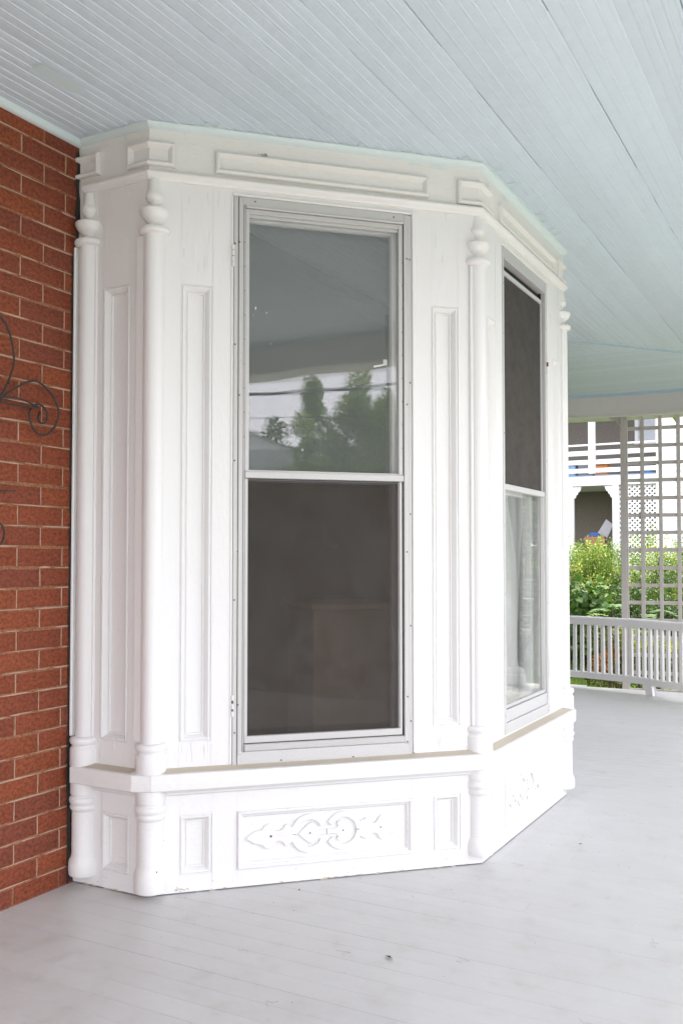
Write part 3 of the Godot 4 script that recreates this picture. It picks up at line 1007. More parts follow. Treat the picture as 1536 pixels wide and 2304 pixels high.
func face_boards(bay: Node3D, f: Transform3D, l: float, panels: Array, win: Array, orn := []) -> void:
	var holes := panels.duplicate()
	if win.size():
		holes.append(win)
	if orn.size():
		holes.append(orn)
	# frieze board
	var mb := Mb.new()
	plate(mb, f, 0, l, 2.404, CEIL - 0.001, 0.0, [])
	put("frieze_board", mb, M.frieze, bay)
	# upright boards between the panels: joints show where they meet
	var upper := [0.0]
	var lower := [0.0]
	for p in panels:
		var which: Array = upper if p[3] > 1.0 else lower
		which.append(p[0] - 0.0006)
		which.append(p[1] + 0.0006)
	if orn.size():
		lower.append(orn[0] - 0.0008)
		lower.append(orn[1] + 0.0008)
	upper.append(l)
	lower.append(l)
	upper.sort()
	lower.sort()
	for z in [[upper, 0.33, 2.404], [lower, 0.0035, 0.33]]:
		var cuts: Array = z[0]
		for k in cuts.size() - 1:
			mb = Mb.new()
			var off := 0.0 if k % 2 == 0 else -0.0004
			var g0 := 0.0 if k == 0 else 0.00022
			var g1 := 0.0 if k == cuts.size() - 2 else 0.00022
			plate(mb, f, cuts[k] + g0, cuts[k + 1] - g1, z[1], z[2], off, holes)
			if mb.v.size():
				put("board", mb, M.white if z[1] > 0 else M.white_old, bay)
	for p in panels:
		mb = Mb.new()
		ring_panel(mb, f, p[0], p[1], p[2], p[3], SUNK if p[3] > 1.0 else SUNK_SMALL)
		put("sunk_panel", mb, M.white if p[3] > 1.0 else M.white_old, bay)
	if orn.size():
		mb = Mb.new()
		ring_panel(mb, f, orn[0], orn[1], orn[2], orn[3], [[0.0, 0.0], [0.001, 0.007], [0.004, 0.009], [0.008, 0.0085], [0.012, 0.005], [0.014, 0.0], [0.018, -0.001], [0.022, -0.008], [0.0235, -0.012]])
		put("apron_panel", mb, M.white_old, bay)
	# solid backing round the opening
	mb = Mb.new()
	if win.size():
		box(mb, f, Vector3(0.02, -0.02, -0.13), Vector3(win[0] - 0.004, CEIL + 0.03, -0.030))
		box(mb, f, Vector3(win[1] + 0.004, -0.02, -0.13), Vector3(l - 0.02, CEIL + 0.03, -0.030))
		box(mb, f, Vector3(win[0] - 0.004, -0.02, -0.128), Vector3(win[1] + 0.004, win[2] - 0.004, -0.030))
		box(mb, f, Vector3(win[0] - 0.004, win[3] + 0.004, -0.128), Vector3(win[1] + 0.004, CEIL + 0.03, -0.030))
		# reveals
		for q in [[win[0], win[0], win[2], win[3], Vector3(1, 0, 0)], [win[1], win[1], win[2], win[3], Vector3(-1, 0, 0)]]:
			mb.quad(f * Vector3(q[0], q[2], 0.0), f * Vector3(q[0], q[3], 0.0), f * Vector3(q[0], q[3], -0.13), f * Vector3(q[0], q[2], -0.13), f.basis * q[4])
		for q in [[win[2], Vector3.UP], [win[3], Vector3.DOWN]]:
			mb.quad(f * Vector3(win[0], q[0], 0.0), f * Vector3(win[1], q[0], 0.0), f * Vector3(win[1], q[0], -0.13), f * Vector3(win[0], q[0], -0.13), q[1])
	else:
		box(mb, f, Vector3(0.02, -0.02, -0.13), Vector3(l - 0.02, CEIL + 0.03, -0.030))
	put("wall_core", mb, M.white, bay)

func frieze_panel(bay: Node3D, f: Transform3D, s0: float, s1: float, y0: float, y1: float, ol: bool, or_: bool) -> void:
	var mb := Mb.new()
	ring_panel(mb, f, s0, s1, y0, y1, RAISED, true, ol, or_)
	put("frieze_panel", mb, M.frieze, bay)

func colonnette(bay: Node3D, c: Vector2, foot := 0.034) -> void:
	var pr := pv2([[0.0, 2.404], [0.019, 2.404], [0.0215, 2.385], [0.0255, 2.359], [0.0285, 2.3575], [0.0315, 2.350], [0.0315, 2.343], [0.027, 2.332], [0.018, 2.324], [0.0155, 2.319], [0.0160, 2.315], [0.0235, 2.307], [0.0295, 2.3025], [0.0295, 2.3008], [0.048, 2.3005], [0.0497, 2.298], [0.0495, 2.290], [0.0455, 2.280], [0.0375, 2.269], [0.0345, 2.2675], [0.0265, 2.2595], [0.0205, 2.2535], [0.0200, 2.2505], [0.0240, 2.2465], [0.0315, 2.2405], [0.0345, 2.2370], [0.048, 2.2368], [0.0515, 2.233], [0.0525, 2.2265], [0.050, 2.220], [0.045, 2.2165], [0.0350, 2.214]])
	var lo := pv2([[0.0350, 2.214], [0.0350, 0.507], [0.046, 0.506], [0.0505, 0.5025], [0.053, 0.496], [0.053, 0.490], [0.050, 0.483], [0.0455, 0.4805], [0.0450, 0.476], [0.0475, 0.471], [0.0505, 0.468], [0.0515, 0.464], [0.0515, 0.4085]])
	var base := pv2([[0.0, 0.3528], [0.0490, 0.3528], [0.0490, 0.312], [0.0465, 0.309], [0.046, 0.304], [0.050, 0.301], [0.0525, 0.295], [0.0525, 0.287], [0.050, 0.2805], [0.0475, 0.278], [0.0475, 0.274], [0.0495, 0.270], [0.0495, 0.263], [0.046, 0.258], [0.0430, 0.252], [0.0430, 0.106], [0.0440, 0.103], [0.0455, 0.096], [0.0500, 0.088], [0.0530, 0.076], [0.0535, foot + 0.020], [0.0525, foot + 0.006], [0.0505, foot + 0.0015], [0.047, foot], [0.0, foot]])
	var mb := Mb.new()
	lathe(mb, c, pr)
	lathe(mb, c, lo)
	put("colonnette", mb, M.white, bay)
	mb = Mb.new()
	lathe(mb, c, base)
	put("colonnette_base", mb, M.white_old, bay)

func bar(parent: Node3D, f: Transform3D, called: String, s0: float, s1: float, y0: float, y1: float, o0: float, o1: float, m: Material, bev := 0.001) -> MeshInstance3D:
	var mb := Mb.new()
	box(mb, f, Vector3(s0, y0, o0), Vector3(s1, y1, o1), bev)
	return put(called, mb, m, parent)

func win_node(bay: Node3D, called: String, f: Transform3D, s: float, y: float) -> Node3D:
	var o := Node3D.new()
	o.name = called
	o.position = f * Vector3(s, y, 0) - bay.position
	bay.add_child(o, true)
	return o

func inner_sash(w: Node3D, f: Transform3D, win: Array, o: float, mid_y: float) -> void:
	var a: float = win[0] + 0.012
	var b: float = win[1] - 0.012
	var c: float = win[2] + 0.012
	var d: float = win[3] - 0.012
	bar(w, f, "sash_stile", a, a + 0.05, c, d, o - 0.035, o, M.white)
	bar(w, f, "sash_stile", b - 0.05, b, c, d, o - 0.035, o, M.white)
	bar(w, f, "sash_rail", a + 0.05, b - 0.05, d - 0.05, d, o - 0.035, o - 0.001, M.white)
	bar(w, f, "sash_rail", a + 0.05, b - 0.05, c, c + 0.07, o - 0.035, o - 0.001, M.white)
	bar(w, f, "sash_rail", a + 0.05, b - 0.05, mid_y - 0.02, mid_y + 0.02, o - 0.035, o - 0.001, M.white)
	pane(w, f, a + 0.045, b - 0.045, c + 0.06, d - 0.045, o - 0.018, "inner_pane", M.glass, 0.00014)

func pane(w: Node3D, f: Transform3D, s0: float, s1: float, y0: float, y1: float, o: float, called: String, m: Material, warp := 0.0) -> void:
	var mb := Mb.new()
	if warp <= 0.0:
		mb.quad(f * Vector3(s0, y0, o), f * Vector3(s1, y0, o), f * Vector3(s1, y1, o), f * Vector3(s0, y1, o), f.basis.z)
	else:
		# old glass is not quite flat
		var nx := 14
		var ny := 22
		var pt := func(i: int, k: int) -> Vector3:
			var u := float(i) / nx
			var v := float(k) / ny
			var z := warp * (sin(u * 5.0 + v * 3.0) + 0.6 * sin(u * 11.0 - v * 7.0 + 1.0) + 0.5 * sin(v * 13.0 + u * 2.0))
			return f * Vector3(lerpf(s0, s1, u), lerpf(y0, y1, v), o + z)
		for i in nx:
			for k in ny:
				mb.quad(pt.call(i, k), pt.call(i + 1, k), pt.call(i + 1, k + 1), pt.call(i, k + 1), f.basis.z, 1)
	if m == M.glass:
		var nv := mb.v.size()
		for i in nv:
			mb.v.append(mb.v[i] - f.basis.z * 0.003)
		for i in nv / 3:
			mb.g.append(mb.g[i] + (0 if mb.g[i] < 0 else 1))
	put(called, mb, m, w)

func screw(w: Node3D, f: Transform3D, s: float, y: float, o: float, r := 0.0028) -> void:
	var mb := Mb.new()
	var n := 8
	for i in n:
		var a := Vector2.from_angle(TAU * i / n) * r
		var b := Vector2.from_angle(TAU * (i + 1) / n) * r
		mb.tri(f * Vector3(s, y, o + 0.0011), f * Vector3(s + a.x, y + a.y, o + 0.0006), f * Vector3(s + b.x, y + b.y, o + 0.0006), f.basis.z)
		mb.quad(f * Vector3(s + a.x, y + a.y, o + 0.0006), f * Vector3(s + b.x, y + b.y, o + 0.0006), f * Vector3(s + b.x, y + b.y, o - 0.001), f * Vector3(s + a.x, y + a.y, o - 0.001), f.basis * Vector3(a.x, a.y, 0))
	put("screw", mb, M.screw, w)

func storm_window_near(bay: Node3D, f: Transform3D, win: Array) -> void:
	var w := win_node(bay, "storm_window", f, 0.62, 0.412)
	# outer frame
	bar(w, f, "frame", 0.2895, 0.3045, 0.413, 2.379, -0.03, 0.005, M.alum)
	bar(w, f, "frame", 0.3065, 0.3225, 0.450, 2.377, -0.03, 0.008, M.alum, 0.002)
	bar(w, f, "frame", 0.3245, 0.3295, 0.452, 2.375, -0.03, 0.004, M.alum, 0.0015)
	bar(w, f, "frame", 0.914, 0.9325, 0.452, 2.378, -0.03, 0.006, M.alum, 0.002)
	bar(w, f, "frame", 0.9327, 0.9445, 0.413, 2.376, -0.03, 0.004, M.alum, 0.001)
	bar(w, f, "frame", 0.3227, 0.9138, 2.350, 2.379, -0.03, 0.006, M.alum)
	bar(w, f, "frame", 0.330, 0.9125, 2.3415, 2.3495, -0.03, 0.011, M.alum, 0.002)
	bar(w, f, "sill_apron", 0.3067, 0.9325, 0.413, 0.4595, -0.03, 0.006, M.alum2)
	bar(w, f, "sill_apron", 0.3300, 0.9135, 0.4605, 0.4845, -0.03, 0.010, M.alum, 0.003)
	for k in 3:
		bar(w, f, "sill_apron", 0.3302, 0.9133, 0.4655 + k * 0.006, 0.4675 + k * 0.006, 0.008, 0.0112, M.alum, 0.0006)
	# casing bead round the opening in the wood
	bar(w, f, "casing_bead", 0.9455, 0.9590, 0.42, 2.391, -0.004, 0.009, M.white, 0.003)
	bar(w, f, "casing_bead", 0.284, 0.9453, 2.3805, 2.391, -0.004, 0.008, M.white, 0.003)
	bar(w, f, "casing_bead", 0.2805, 0.2882, 0.42, 2.3803, -0.004, 0.004, M.white, 0.0015)
	# upper sash and its glass
	bar(w, f, "sash", 0.3310, 0.3445, 1.4225, 2.3400, -0.022, 0.001, M.alum)
	bar(w, f, "sash", 0.8955, 0.9105, 1.4225, 2.3400, -0.022, 0.001, M.alum)
	bar(w, f, "sash", 0.3447, 0.8953, 2.3235, 2.3400, -0.022, 0.0008, M.alum)
	bar(w, f, "sash", 0.3447, 0.8953, 2.3130, 2.3233, -0.022, -0.006, M.alum)
	bar(w, f, "meeting_rail", 0.3300, 0.9125, 1.3980, 1.4215, -0.022, 0.007, M.alum, 0.002)
	bar(w, f, "meeting_rail", 0.3446, 0.8954, 1.4215, 1.4270, -0.022, 0.0005, M.alum, 0.001)
	pane(w, f, 0.344, 0.896, 1.424, 2.316, -0.0125, "pane", M.glass, 0.00016)
	# lower screen
	bar(w, f, "sash", 0.3310, 0.3405, 0.4980, 1.3965, -0.020, 0.001, M.alum)
	bar(w, f, "sash", 0.8975, 0.9070, 0.4980, 1.3965, -0.020, 0.001, M.alum)
	bar(w, f, "sash", 0.3310, 0.9070, 0.4870, 0.5110, -0.020, 0.002, M.alum, 0.002)
	bar(w, f, "screen_spline", 0.3407, 0.3430, 0.5112, 1.3965, -0.014, -0.004, M.alum2, 0.0008)
	bar(w, f, "screen_spline", 0.8945, 0.8973, 0.5112, 1.3965, -0.014, -0.004, M.alum2, 0.0008)
	bar(w, f, "screen_spline", 0.3430, 0.8945, 1.3900, 1.3965, -0.014, -0.004, M.screw, 0.0008)
	bar(w, f, "gasket", 0.9072, 0.9092, 0.4870, 1.3965, -0.022, -0.004, M.dark, 0.0)
	bar(w, f, "gasket", 0.9107, 0.9138, 1.4230, 2.3400, -0.022, -0.003, M.dark, 0.0)
	bar(w, f, "gasket", 0.2882, 0.2894, 0.60, 2.379, -0.03, -0.002, M.dark, 0.0)
	bar(w, f, "gasket", 0.3302, 0.9138, 0.4847, 0.4868, -0.022, -0.002, M.dark, 0.0)
	pane(w, f, 0.3405, 0.8975, 0.509, 1.398, -0.0105, "screen", M.screen)
	inner_sash(w, f, win, -0.05, 1.41)
	var sr := RandomNumberGenerator.new()
	sr.seed = 5150
	var du := Mb.new()
	for q in [[0.525, 0.672, 0.006, 0.004], [0.69, 0.735, 0.004, 0.006], [0.705, 0.905, 0.012, 0.003], [0.66, 1.165, 0.012, 0.005], [0.745, 0.63, 0.004, 0.003]]:
		for k in 9:
			blot(du, f, q[0] + sr.randfn() * q[2], q[1] + sr.randfn() * q[3], -0.0100, sr.randf_range(0.0004, 0.0013), sr.randf_range(0.0003, 0.0012), sr)
	for k in 60:
		blot(du, f, sr.randf_range(0.35, 0.89), sr.randf_range(0.52, 1.38), -0.0100, sr.randf_range(0.0003, 0.0007), sr.randf_range(0.0003, 0.0008), sr)
	put("dust_specks", du, M.stucco, w)
	var lk := Mb.new()
	box(lk, f, Vector3(0.852, 1.83, -0.052), Vector3(0.868, 1.852, -0.045), 0.003)
	tube(lk, [f * Vector3(0.858, 1.832, -0.044), f * Vector3(0.835, 1.826, -0.043), f * Vector3(0.815, 1.822, -0.044)], 0.004, 6)
	put("sash_lock", lk, M.white, w)
	for q in [[0.293, 2.212], [0.308, 2.218], [0.2935, 1.86], [0.309, 1.684], [0.294, 1.457], [0.306, 1.144], [0.2945, 0.978], [0.308, 0.621], [0.297, 0.526], [0.313, 0.4545], [0.925, 2.215], [0.937, 2.214], [0.938, 1.76], [0.926, 1.68], [0.938, 1.281], [0.924, 1.144], [0.938, 0.877], [0.925, 0.623], [0.938, 0.535], [0.924, 0.4625], [0.363, 2.366], [0.875, 2.364], [0.46, 0.424], [0.72, 0.42]]:
		var o := 0.0055
		if (q[0] > 0.3065 and q[0] < 0.3225 and q[1] > 0.46) or (q[0] > 0.914 and q[0] < 0.9325):
			o = 0.0085 if q[0] < 0.5 else 0.0065
		elif q[0] > 0.9327:
			o = 0.0045
		elif q[1] > 2.35 or q[1] < 0.44:
			o = 0.0065
		screw(w, f, q[0], q[1], o - 0.0004, 0.0032)
	for k in 9:
		screw(w, f, 0.3270, 2.22 - k * 0.085, 0.0038, 0.0017)
		screw(w, f, 0.9085, 2.20 - k * 0.085, 0.0008, 0.0017)
	# painted hinges on the left
	for y in [2.198, 2.178, 2.157, 2.139, 0.645, 0.615, 0.590]:
		var hm := Mb.new()
		var hs := 0.2862 if y > 1.0 else 0.2895
		tube(hm, [f * Vector3(hs, y - 0.008, 0.006), f * Vector3(hs, y + 0.008, 0.006)], 0.0048, 8)
		put("hinge_knuckle", hm, M.white_old, w)
	for y in [2.188, 2.167, 2.148, 0.630, 0.603]:
		var hm := Mb.new()
		var hs := 0.2862 if y > 1.0 else 0.2895
		tube(hm, [f * Vector3(hs, y - 0.004, 0.005), f * Vector3(hs, y + 0.004, 0.005)], 0.0035, 6)
		put("hinge_pin", hm, M.rust if y < 1.0 else M.mortar_pale, w)
	# specks of dried paint on the glass
	var sp := Mb.new()
	for q in [[0.369, 1.995, 0.005], [0.408, 1.982, 0.0025], [0.361, 1.97, 0.002], [0.424, 1.874, 0.002], [0.385, 1.93, 0.001]]:
		box(sp, f, Vector3(q[0] - q[2] * 0.35, q[1] - q[2], -0.0112), Vector3(q[0] + q[2] * 0.35, q[1] + q[2], -0.0100), 0.0003)
	put("paint_speck", sp, M.white, w)

func storm_window_far(bay: Node3D, f: Transform3D, win: Array) -> void:
	var w := win_node(bay, "storm_window", f, 0.56, 0.425)
	bar(w, f, "frame", 0.2575, 0.276, 0.427, 2.370, -0.03, 0.003, M.alum)
	bar(w, f, "frame", 0.842, 0.8605, 0.427, 2.370, -0.03, 0.003, M.alum)
	bar(w, f, "frame", 0.2762, 0.8418, 2.3300, 2.3705, -0.03, 0.002, M.alum)
	bar(w, f, "frame", 0.2765, 0.8416, 2.3200, 2.3298, -0.03, 0.007, M.alum, 0.002)
	bar(w, f, "sill_apron", 0.2765, 0.8415, 0.427, 0.470, -0.03, 0.004, M.alum2)
	bar(w, f, "sill_apron", 0.2765, 0.8415, 0.471, 0.520, -0.03, 0.000, M.alum2, 0.002)
	bar(w, f, "casing_bead", 0.863, 0.876, 0.43, 2.381, -0.004, 0.008, M.white, 0.003)
	bar(w, f, "casing_bead", 0.250, 0.8628, 2.3715, 2.381, -0.004, 0.007, M.white, 0.003)
	# upper screen has dropped a little: a dark gap above it
	bar(w, f, "sash", 0.277, 0.832, 2.268, 2.287, -0.022, -0.010, M.alum2)
	bar(w, f, "sash", 0.277, 0.285, 1.420, 2.268, -0.022, -0.010, M.alum2)
	bar(w, f, "sash", 0.822, 0.832, 1.420, 2.268, -0.022, -0.010, M.alum2)
	bar(w, f, "gasket", 0.834, 0.8415, 0.53, 2.32, -0.028, -0.016, M.dark, 0.0)
	bar(w, f, "gasket", 0.2765, 0.8415, 2.289, 2.319, -0.05, -0.030, M.dark, 0.0)
	bar(w, f, "meeting_rail", 0.277, 0.8415, 1.396, 1.4195, -0.022, -0.004, M.alum, 0.002)
	pane(w, f, 0.285, 0.822, 1.4195, 2.268, -0.016, "screen", M.screen_far)
	bar(w, f, "sash", 0.277, 0.289, 0.522, 1.3955, -0.022, -0.006, M.alum)
	bar(w, f, "sash", 0.828, 0.840, 0.522, 1.3955, -0.022, -0.006, M.alum)
	bar(w, f, "sash", 0.289, 0.828, 0.522, 0.536, -0.022, -0.006, M.alum, 0.002)
	pane(w, f, 0.288, 0.829, 0.535, 1.397, -0.016, "pane", M.glass, 0.0002)
	inner_sash(w, f, win, -0.06, 1.41)
	for y in [2.22, 2.02, 1.62, 1.25, 0.98, 0.74, 0.58, 0.50]:
		screw(w, f, 0.2665, y, 0.0026, 0.0028)
		screw(w, f, 0.851, y - 0.06, 0.0026, 0.0028)
	for y in [2.03, 2.00, 1.97, 0.66, 0.63, 0.60]:
		var hm := Mb.new()
		tube(hm, [f * Vector3(0.8625, y - 0.009, 0.006), f * Vector3(0.8625, y + 0.009, 0.006)], 0.005, 8)
		put("hinge_knuckle", hm, M.rust if y > 1.99 and y < 2.01 else M.white_old, w)
	# curtain hanging inside, held aside near the top
	var mb := Mb.new()
	var nx := 60
	var ny := 24
	var ptf := func(i: int, k: int) -> Vector3:
		var v := float(k) / ny
		var y := lerpf(0.50, 1.52, v)
		var edge := lerpf(0.87, 0.72, smoothstep(0.5, 1.0, v))
		var u := float(i) / nx
		var s := lerpf(0.25, edge, u)
		var fold := 0.012 * sin(u * 46.0 + sin(v * 3.0) * 0.7) + 0.006 * sin(u * 91.0 + v * 2.0)
		return f * Vector3(s, y, -0.155 + fold)
	for i in nx:
		for k in ny:
			mb.quad(ptf.call(i, k), ptf.call(i + 1, k), ptf.call(i + 1, k + 1), ptf.call(i, k + 1), f.basis.z, 1)
	var cu := put("curtain", mb, M.curtain)
	tag(cu, "white gathered curtain hanging inside the lower half of the far bay window", "curtain")

func circle_pts(c: Vector2, r: float, a0: float, a1: float, n: int) -> Array:
	var o := []
	for i in n + 1:
		o.append(c + Vector2.from_angle(lerpf(a0, a1, float(i) / n)) * r)
	return o

func scroll_work(bay: Node3D, f: Transform3D, cs: float, cy: float, half: float, _orn: Array) -> void:
	var k := half / 0.287
	var node := Node3D.new()
	node.name = "scroll_ornament"
	node.position = f * Vector3(cs, cy, -0.008) - bay.position
	bay.add_child(node, true)
	for side in [-1.0, 1.0]:
		var to := func(p: Vector2) -> Vector2:
			return Vector2(cs + side * p.x * k, cy + p.y)
		# outer leaf with its lobes and neck; x runs from the middle outward
		var upper := [Vector2(0.285, 0.0), Vector2(0.270, 0.012), Vector2(0.256, 0.021), Vector2(0.240, 0.024), Vector2(0.229, 0.026), Vector2(0.224, 0.034), Vector2(0.215, 0.041), Vector2(0.204, 0.043), Vector2(0.194, 0.037), Vector2(0.188, 0.025), Vector2(0.180, 0.0185), Vector2(0.170, 0.017), Vector2(0.160, 0.020), Vector2(0.153, 0.028), Vector2(0.148, 0.036), Vector2(0.141, 0.037), Vector2(0.136, 0.030), Vector2(0.128, 0.030), Vector2(0.120, 0.020)]
		var poly := []
		for p in upper:
			poly.append(to.call(p))
		for j in range(upper.size() - 1, 0, -1):
			poly.append(to.call(Vector2(upper[j].x, -upper[j].y)))
		var mb := Mb.new()
		relief(mb, f, pv2(poly), -0.012, -0.0025)
		put("leaf_scroll", mb, M.white_old, node)
		# open ring
		var c := Vector2(0.062, 0.0)
		var ring := circle_pts(c, 0.0665, 0.62, -0.62 + 0.0, 1)
		ring = circle_pts(c, 0.0665, PI * 0.0 + 0.02, PI - 0.55, 22)
		var inn := circle_pts(c + Vector2(0.0, 0.0), 0.0465, PI - 0.75, 0.02, 20)
		for half_sign in [1.0, -1.0]:
			var q := []
			for p in ring:
				q.append(to.call(Vector2(p.x, p.y * half_sign)))
			# curled tip
			for p in [Vector2(0.012, 0.026), Vector2(0.020, 0.020), Vector2(0.026, 0.026)]:
				q.append(to.call(Vector2(p.x, p.y * half_sign)))
			for p in inn:
				q.append(to.call(Vector2(p.x, p.y * half_sign)))
			mb = Mb.new()
			relief(mb, f, pv2(q), -0.012, -0.0018 if half_sign > 0 else -0.0022)
			put("ring_scroll", mb, M.white_old, node)
		# inner heart leaf
		var h := [Vector2(0.100, 0.0), Vector2(0.090, 0.012), Vector2(0.078, 0.022), Vector2(0.066, 0.032), Vector2(0.052, 0.037), Vector2(0.041, 0.033), Vector2(0.037, 0.025), Vector2(0.042, 0.019), Vector2(0.036, 0.010), Vector2(0.020, 0.008), Vector2(0.002, 0.010)]
		var hp := []
		for p in h:
			hp.append(to.call(p))
		for j in range(h.size() - 1, 0, -1):
			hp.append(to.call(Vector2(h[j].x, -h[j].y)))
		mb = Mb.new()
		relief(mb, f, pv2(hp), -0.012, -0.004)
		put("heart_leaf", mb, M.white_old, node)
		for p in [Vector2(0.199, 0.001), Vector2(0.060, 0.001)]:
			var hm := Mb.new()
			var at: Vector2 = to.call(p)
			var r := 0.0042 if p.x > 0.1 and side < 0 else 0.0028
			for i in 8:
				var a := Vector2.from_angle(TAU * i / 8) * r
				var b := Vector2.from_angle(TAU * (i + 1) / 8) * r
				hm.tri(f * Vector3(at.x, at.y, -0.0016), f * Vector3(at.x + a.x, at.y + a.y, -0.0018), f * Vector3(at.x + b.x, at.y + b.y, -0.0018), f.basis.z)
			put("drilled_hole", hm, M.screw, node)

# ---------------------------------------------------------------- beam, railing, trellis
func path_len(p: Array) -> float:
	var l := 0.0
	for i in p.size() - 1:
		l += p[i].distance_to(p[i + 1])
	return l

func path_at(p: Array, d: float) -> Array:
	for i in p.size() - 1:
		var l: float = p[i].distance_to(p[i + 1])
		if d <= l or i == p.size() - 2:
			return [p[i].lerp(p[i + 1], d / l), (p[i + 1] - p[i]).normalized()]
		d -= l
	return [p[-1], Vector2.RIGHT]

func build_beam_and_rail() -> void:
	var bm := thing("porch_beam", w3(Vector2(2.08, 8.6), 2.39), "pale grey boxed beam that carries the edge of the porch roof and bends round its corner", "beam")
	var mb := Mb.new()
	# the path runs with the porch on its right-hand side, so "out" looks inward
	var path := pv2(BEAM_PATH)
	sweep(mb, path, pv2([[0.0, 2.405], [0.0, CEIL - 0.016], [0.0, CEIL + 0.09], [-0.22, CEIL + 0.09], [-0.22, 2.405]]), true, true)
	put("beam_face", mb, M.beam, bm)
	mb = Mb.new()
	sweep(mb, path, pv2([[0.012, 2.388], [0.012, 2.4045], [-0.235, 2.4045], [-0.235, 2.388]]), true, true)
	put("soffit_board", mb, M.cream, bm)
	mb = Mb.new()
	sweep(mb, path, pv2([[0.0, CEIL + 0.001], [0.020, CEIL + 0.001], [0.019, CEIL - 0.008], [0.012, CEIL - 0.018], [0.0, CEIL - 0.024]]), true, true)
	put("beam_trim", mb, M.bluetrim, bm)

	railing(RAIL_PATH, Vector2(2.25, 8.1), "low white balustrade with square balusters along the curved far edge of the porch", [Vector2(2.52, 7.78), Vector2(0.9, 8.86)])
	railing(RAIL_SIDE, Vector2(4.2, 6.1), "low white balustrade from the corner column to the open side, right of view", [])

	# slim post that stands at the end of the trellis
	var td := dirv(deg_to_rad(110.6))
	var t0 := Vector2(2.487, 8.43)
	var tf := frame(t0, td)
	var po := thing("porch_post", w3(t0, -0.05), "slim square grey porch post with a small bracket at the left end of the trellis", "post")
	bar(po, tf, "shaft", -0.002, 0.048, -0.3, 2.387, -0.10, -0.03, M.trellis, 0.004)
	bar(po, tf, "corner_fillet", 0.049, 0.060, -0.3, 2.387, -0.09, -0.04, M.trellis, 0.002)
	var br := Mb.new()
	relief(br, tf, pv2([[-0.003, 2.386], [-0.10, 2.386], [-0.085, 2.372], [-0.055, 2.366], [-0.035, 2.352], [-0.026, 2.33], [-0.003, 2.316]]), -0.075, -0.05, 0.002)
	put("bracket", br, M.trellis, po)

	# trellis
	var tr := thing("trellis", w3(t0, 0), "square weathered grey garden trellis hung under the beam behind the railing", "trellis")
	var cx := 0.183
	for k in 8:
		var s := cx + k * 0.1525
		bar(tr, tf, "upright_slat", s - 0.0170 + rng.randf_range(-0.002, 0.002), s + 0.0170, -0.22, 2.385, -0.085, -0.073, M.trellis, 0.002)
	for k in 17:
		var y := 2.283 - k * 0.156
		var mb2 := Mb.new()
		var tilt := rng.randf_range(-0.002, 0.002)
		box(mb2, tf, Vector3(0.05, y - 0.0165 + tilt, -0.0975), Vector3(1.35, y + 0.0165 + tilt, -0.0855), 0.002)
		put("cross_slat", mb2, M.trellis, tr)

	# round column at the porch corner and others along the open side
	var prof := pv2([[0.0, 2.388], [0.13, 2.388], [0.13, 2.33], [0.115, 2.325], [0.12, 2.30], [0.10, 2.27], [0.092, 2.26], [0.098, 2.245], [0.09, 2.235], [0.105, 0.16], [0.12, 0.15], [0.13, 0.125], [0.125, 0.10], [0.14, 0.09], [0.14, 0.002], [0.0, 0.002]])
	var j := 0
	for at in [Vector2(4.12, 7.05), nt(0.86, 4.6), nt(0.86, -2.6)]:
		var c := thing("porch_column", w3(at, 0), ["round white porch column at the far outer corner of the porch, mirrored in the far window", "round white porch column on the open side of the porch, right of the view", "round white porch column on the open side of the porch, behind the viewpoint"][j], "column", "round porch columns")
		mb = Mb.new()
		lathe(mb, at, prof, 32)
		put("shaft", mb, M.white, c)
		j += 1

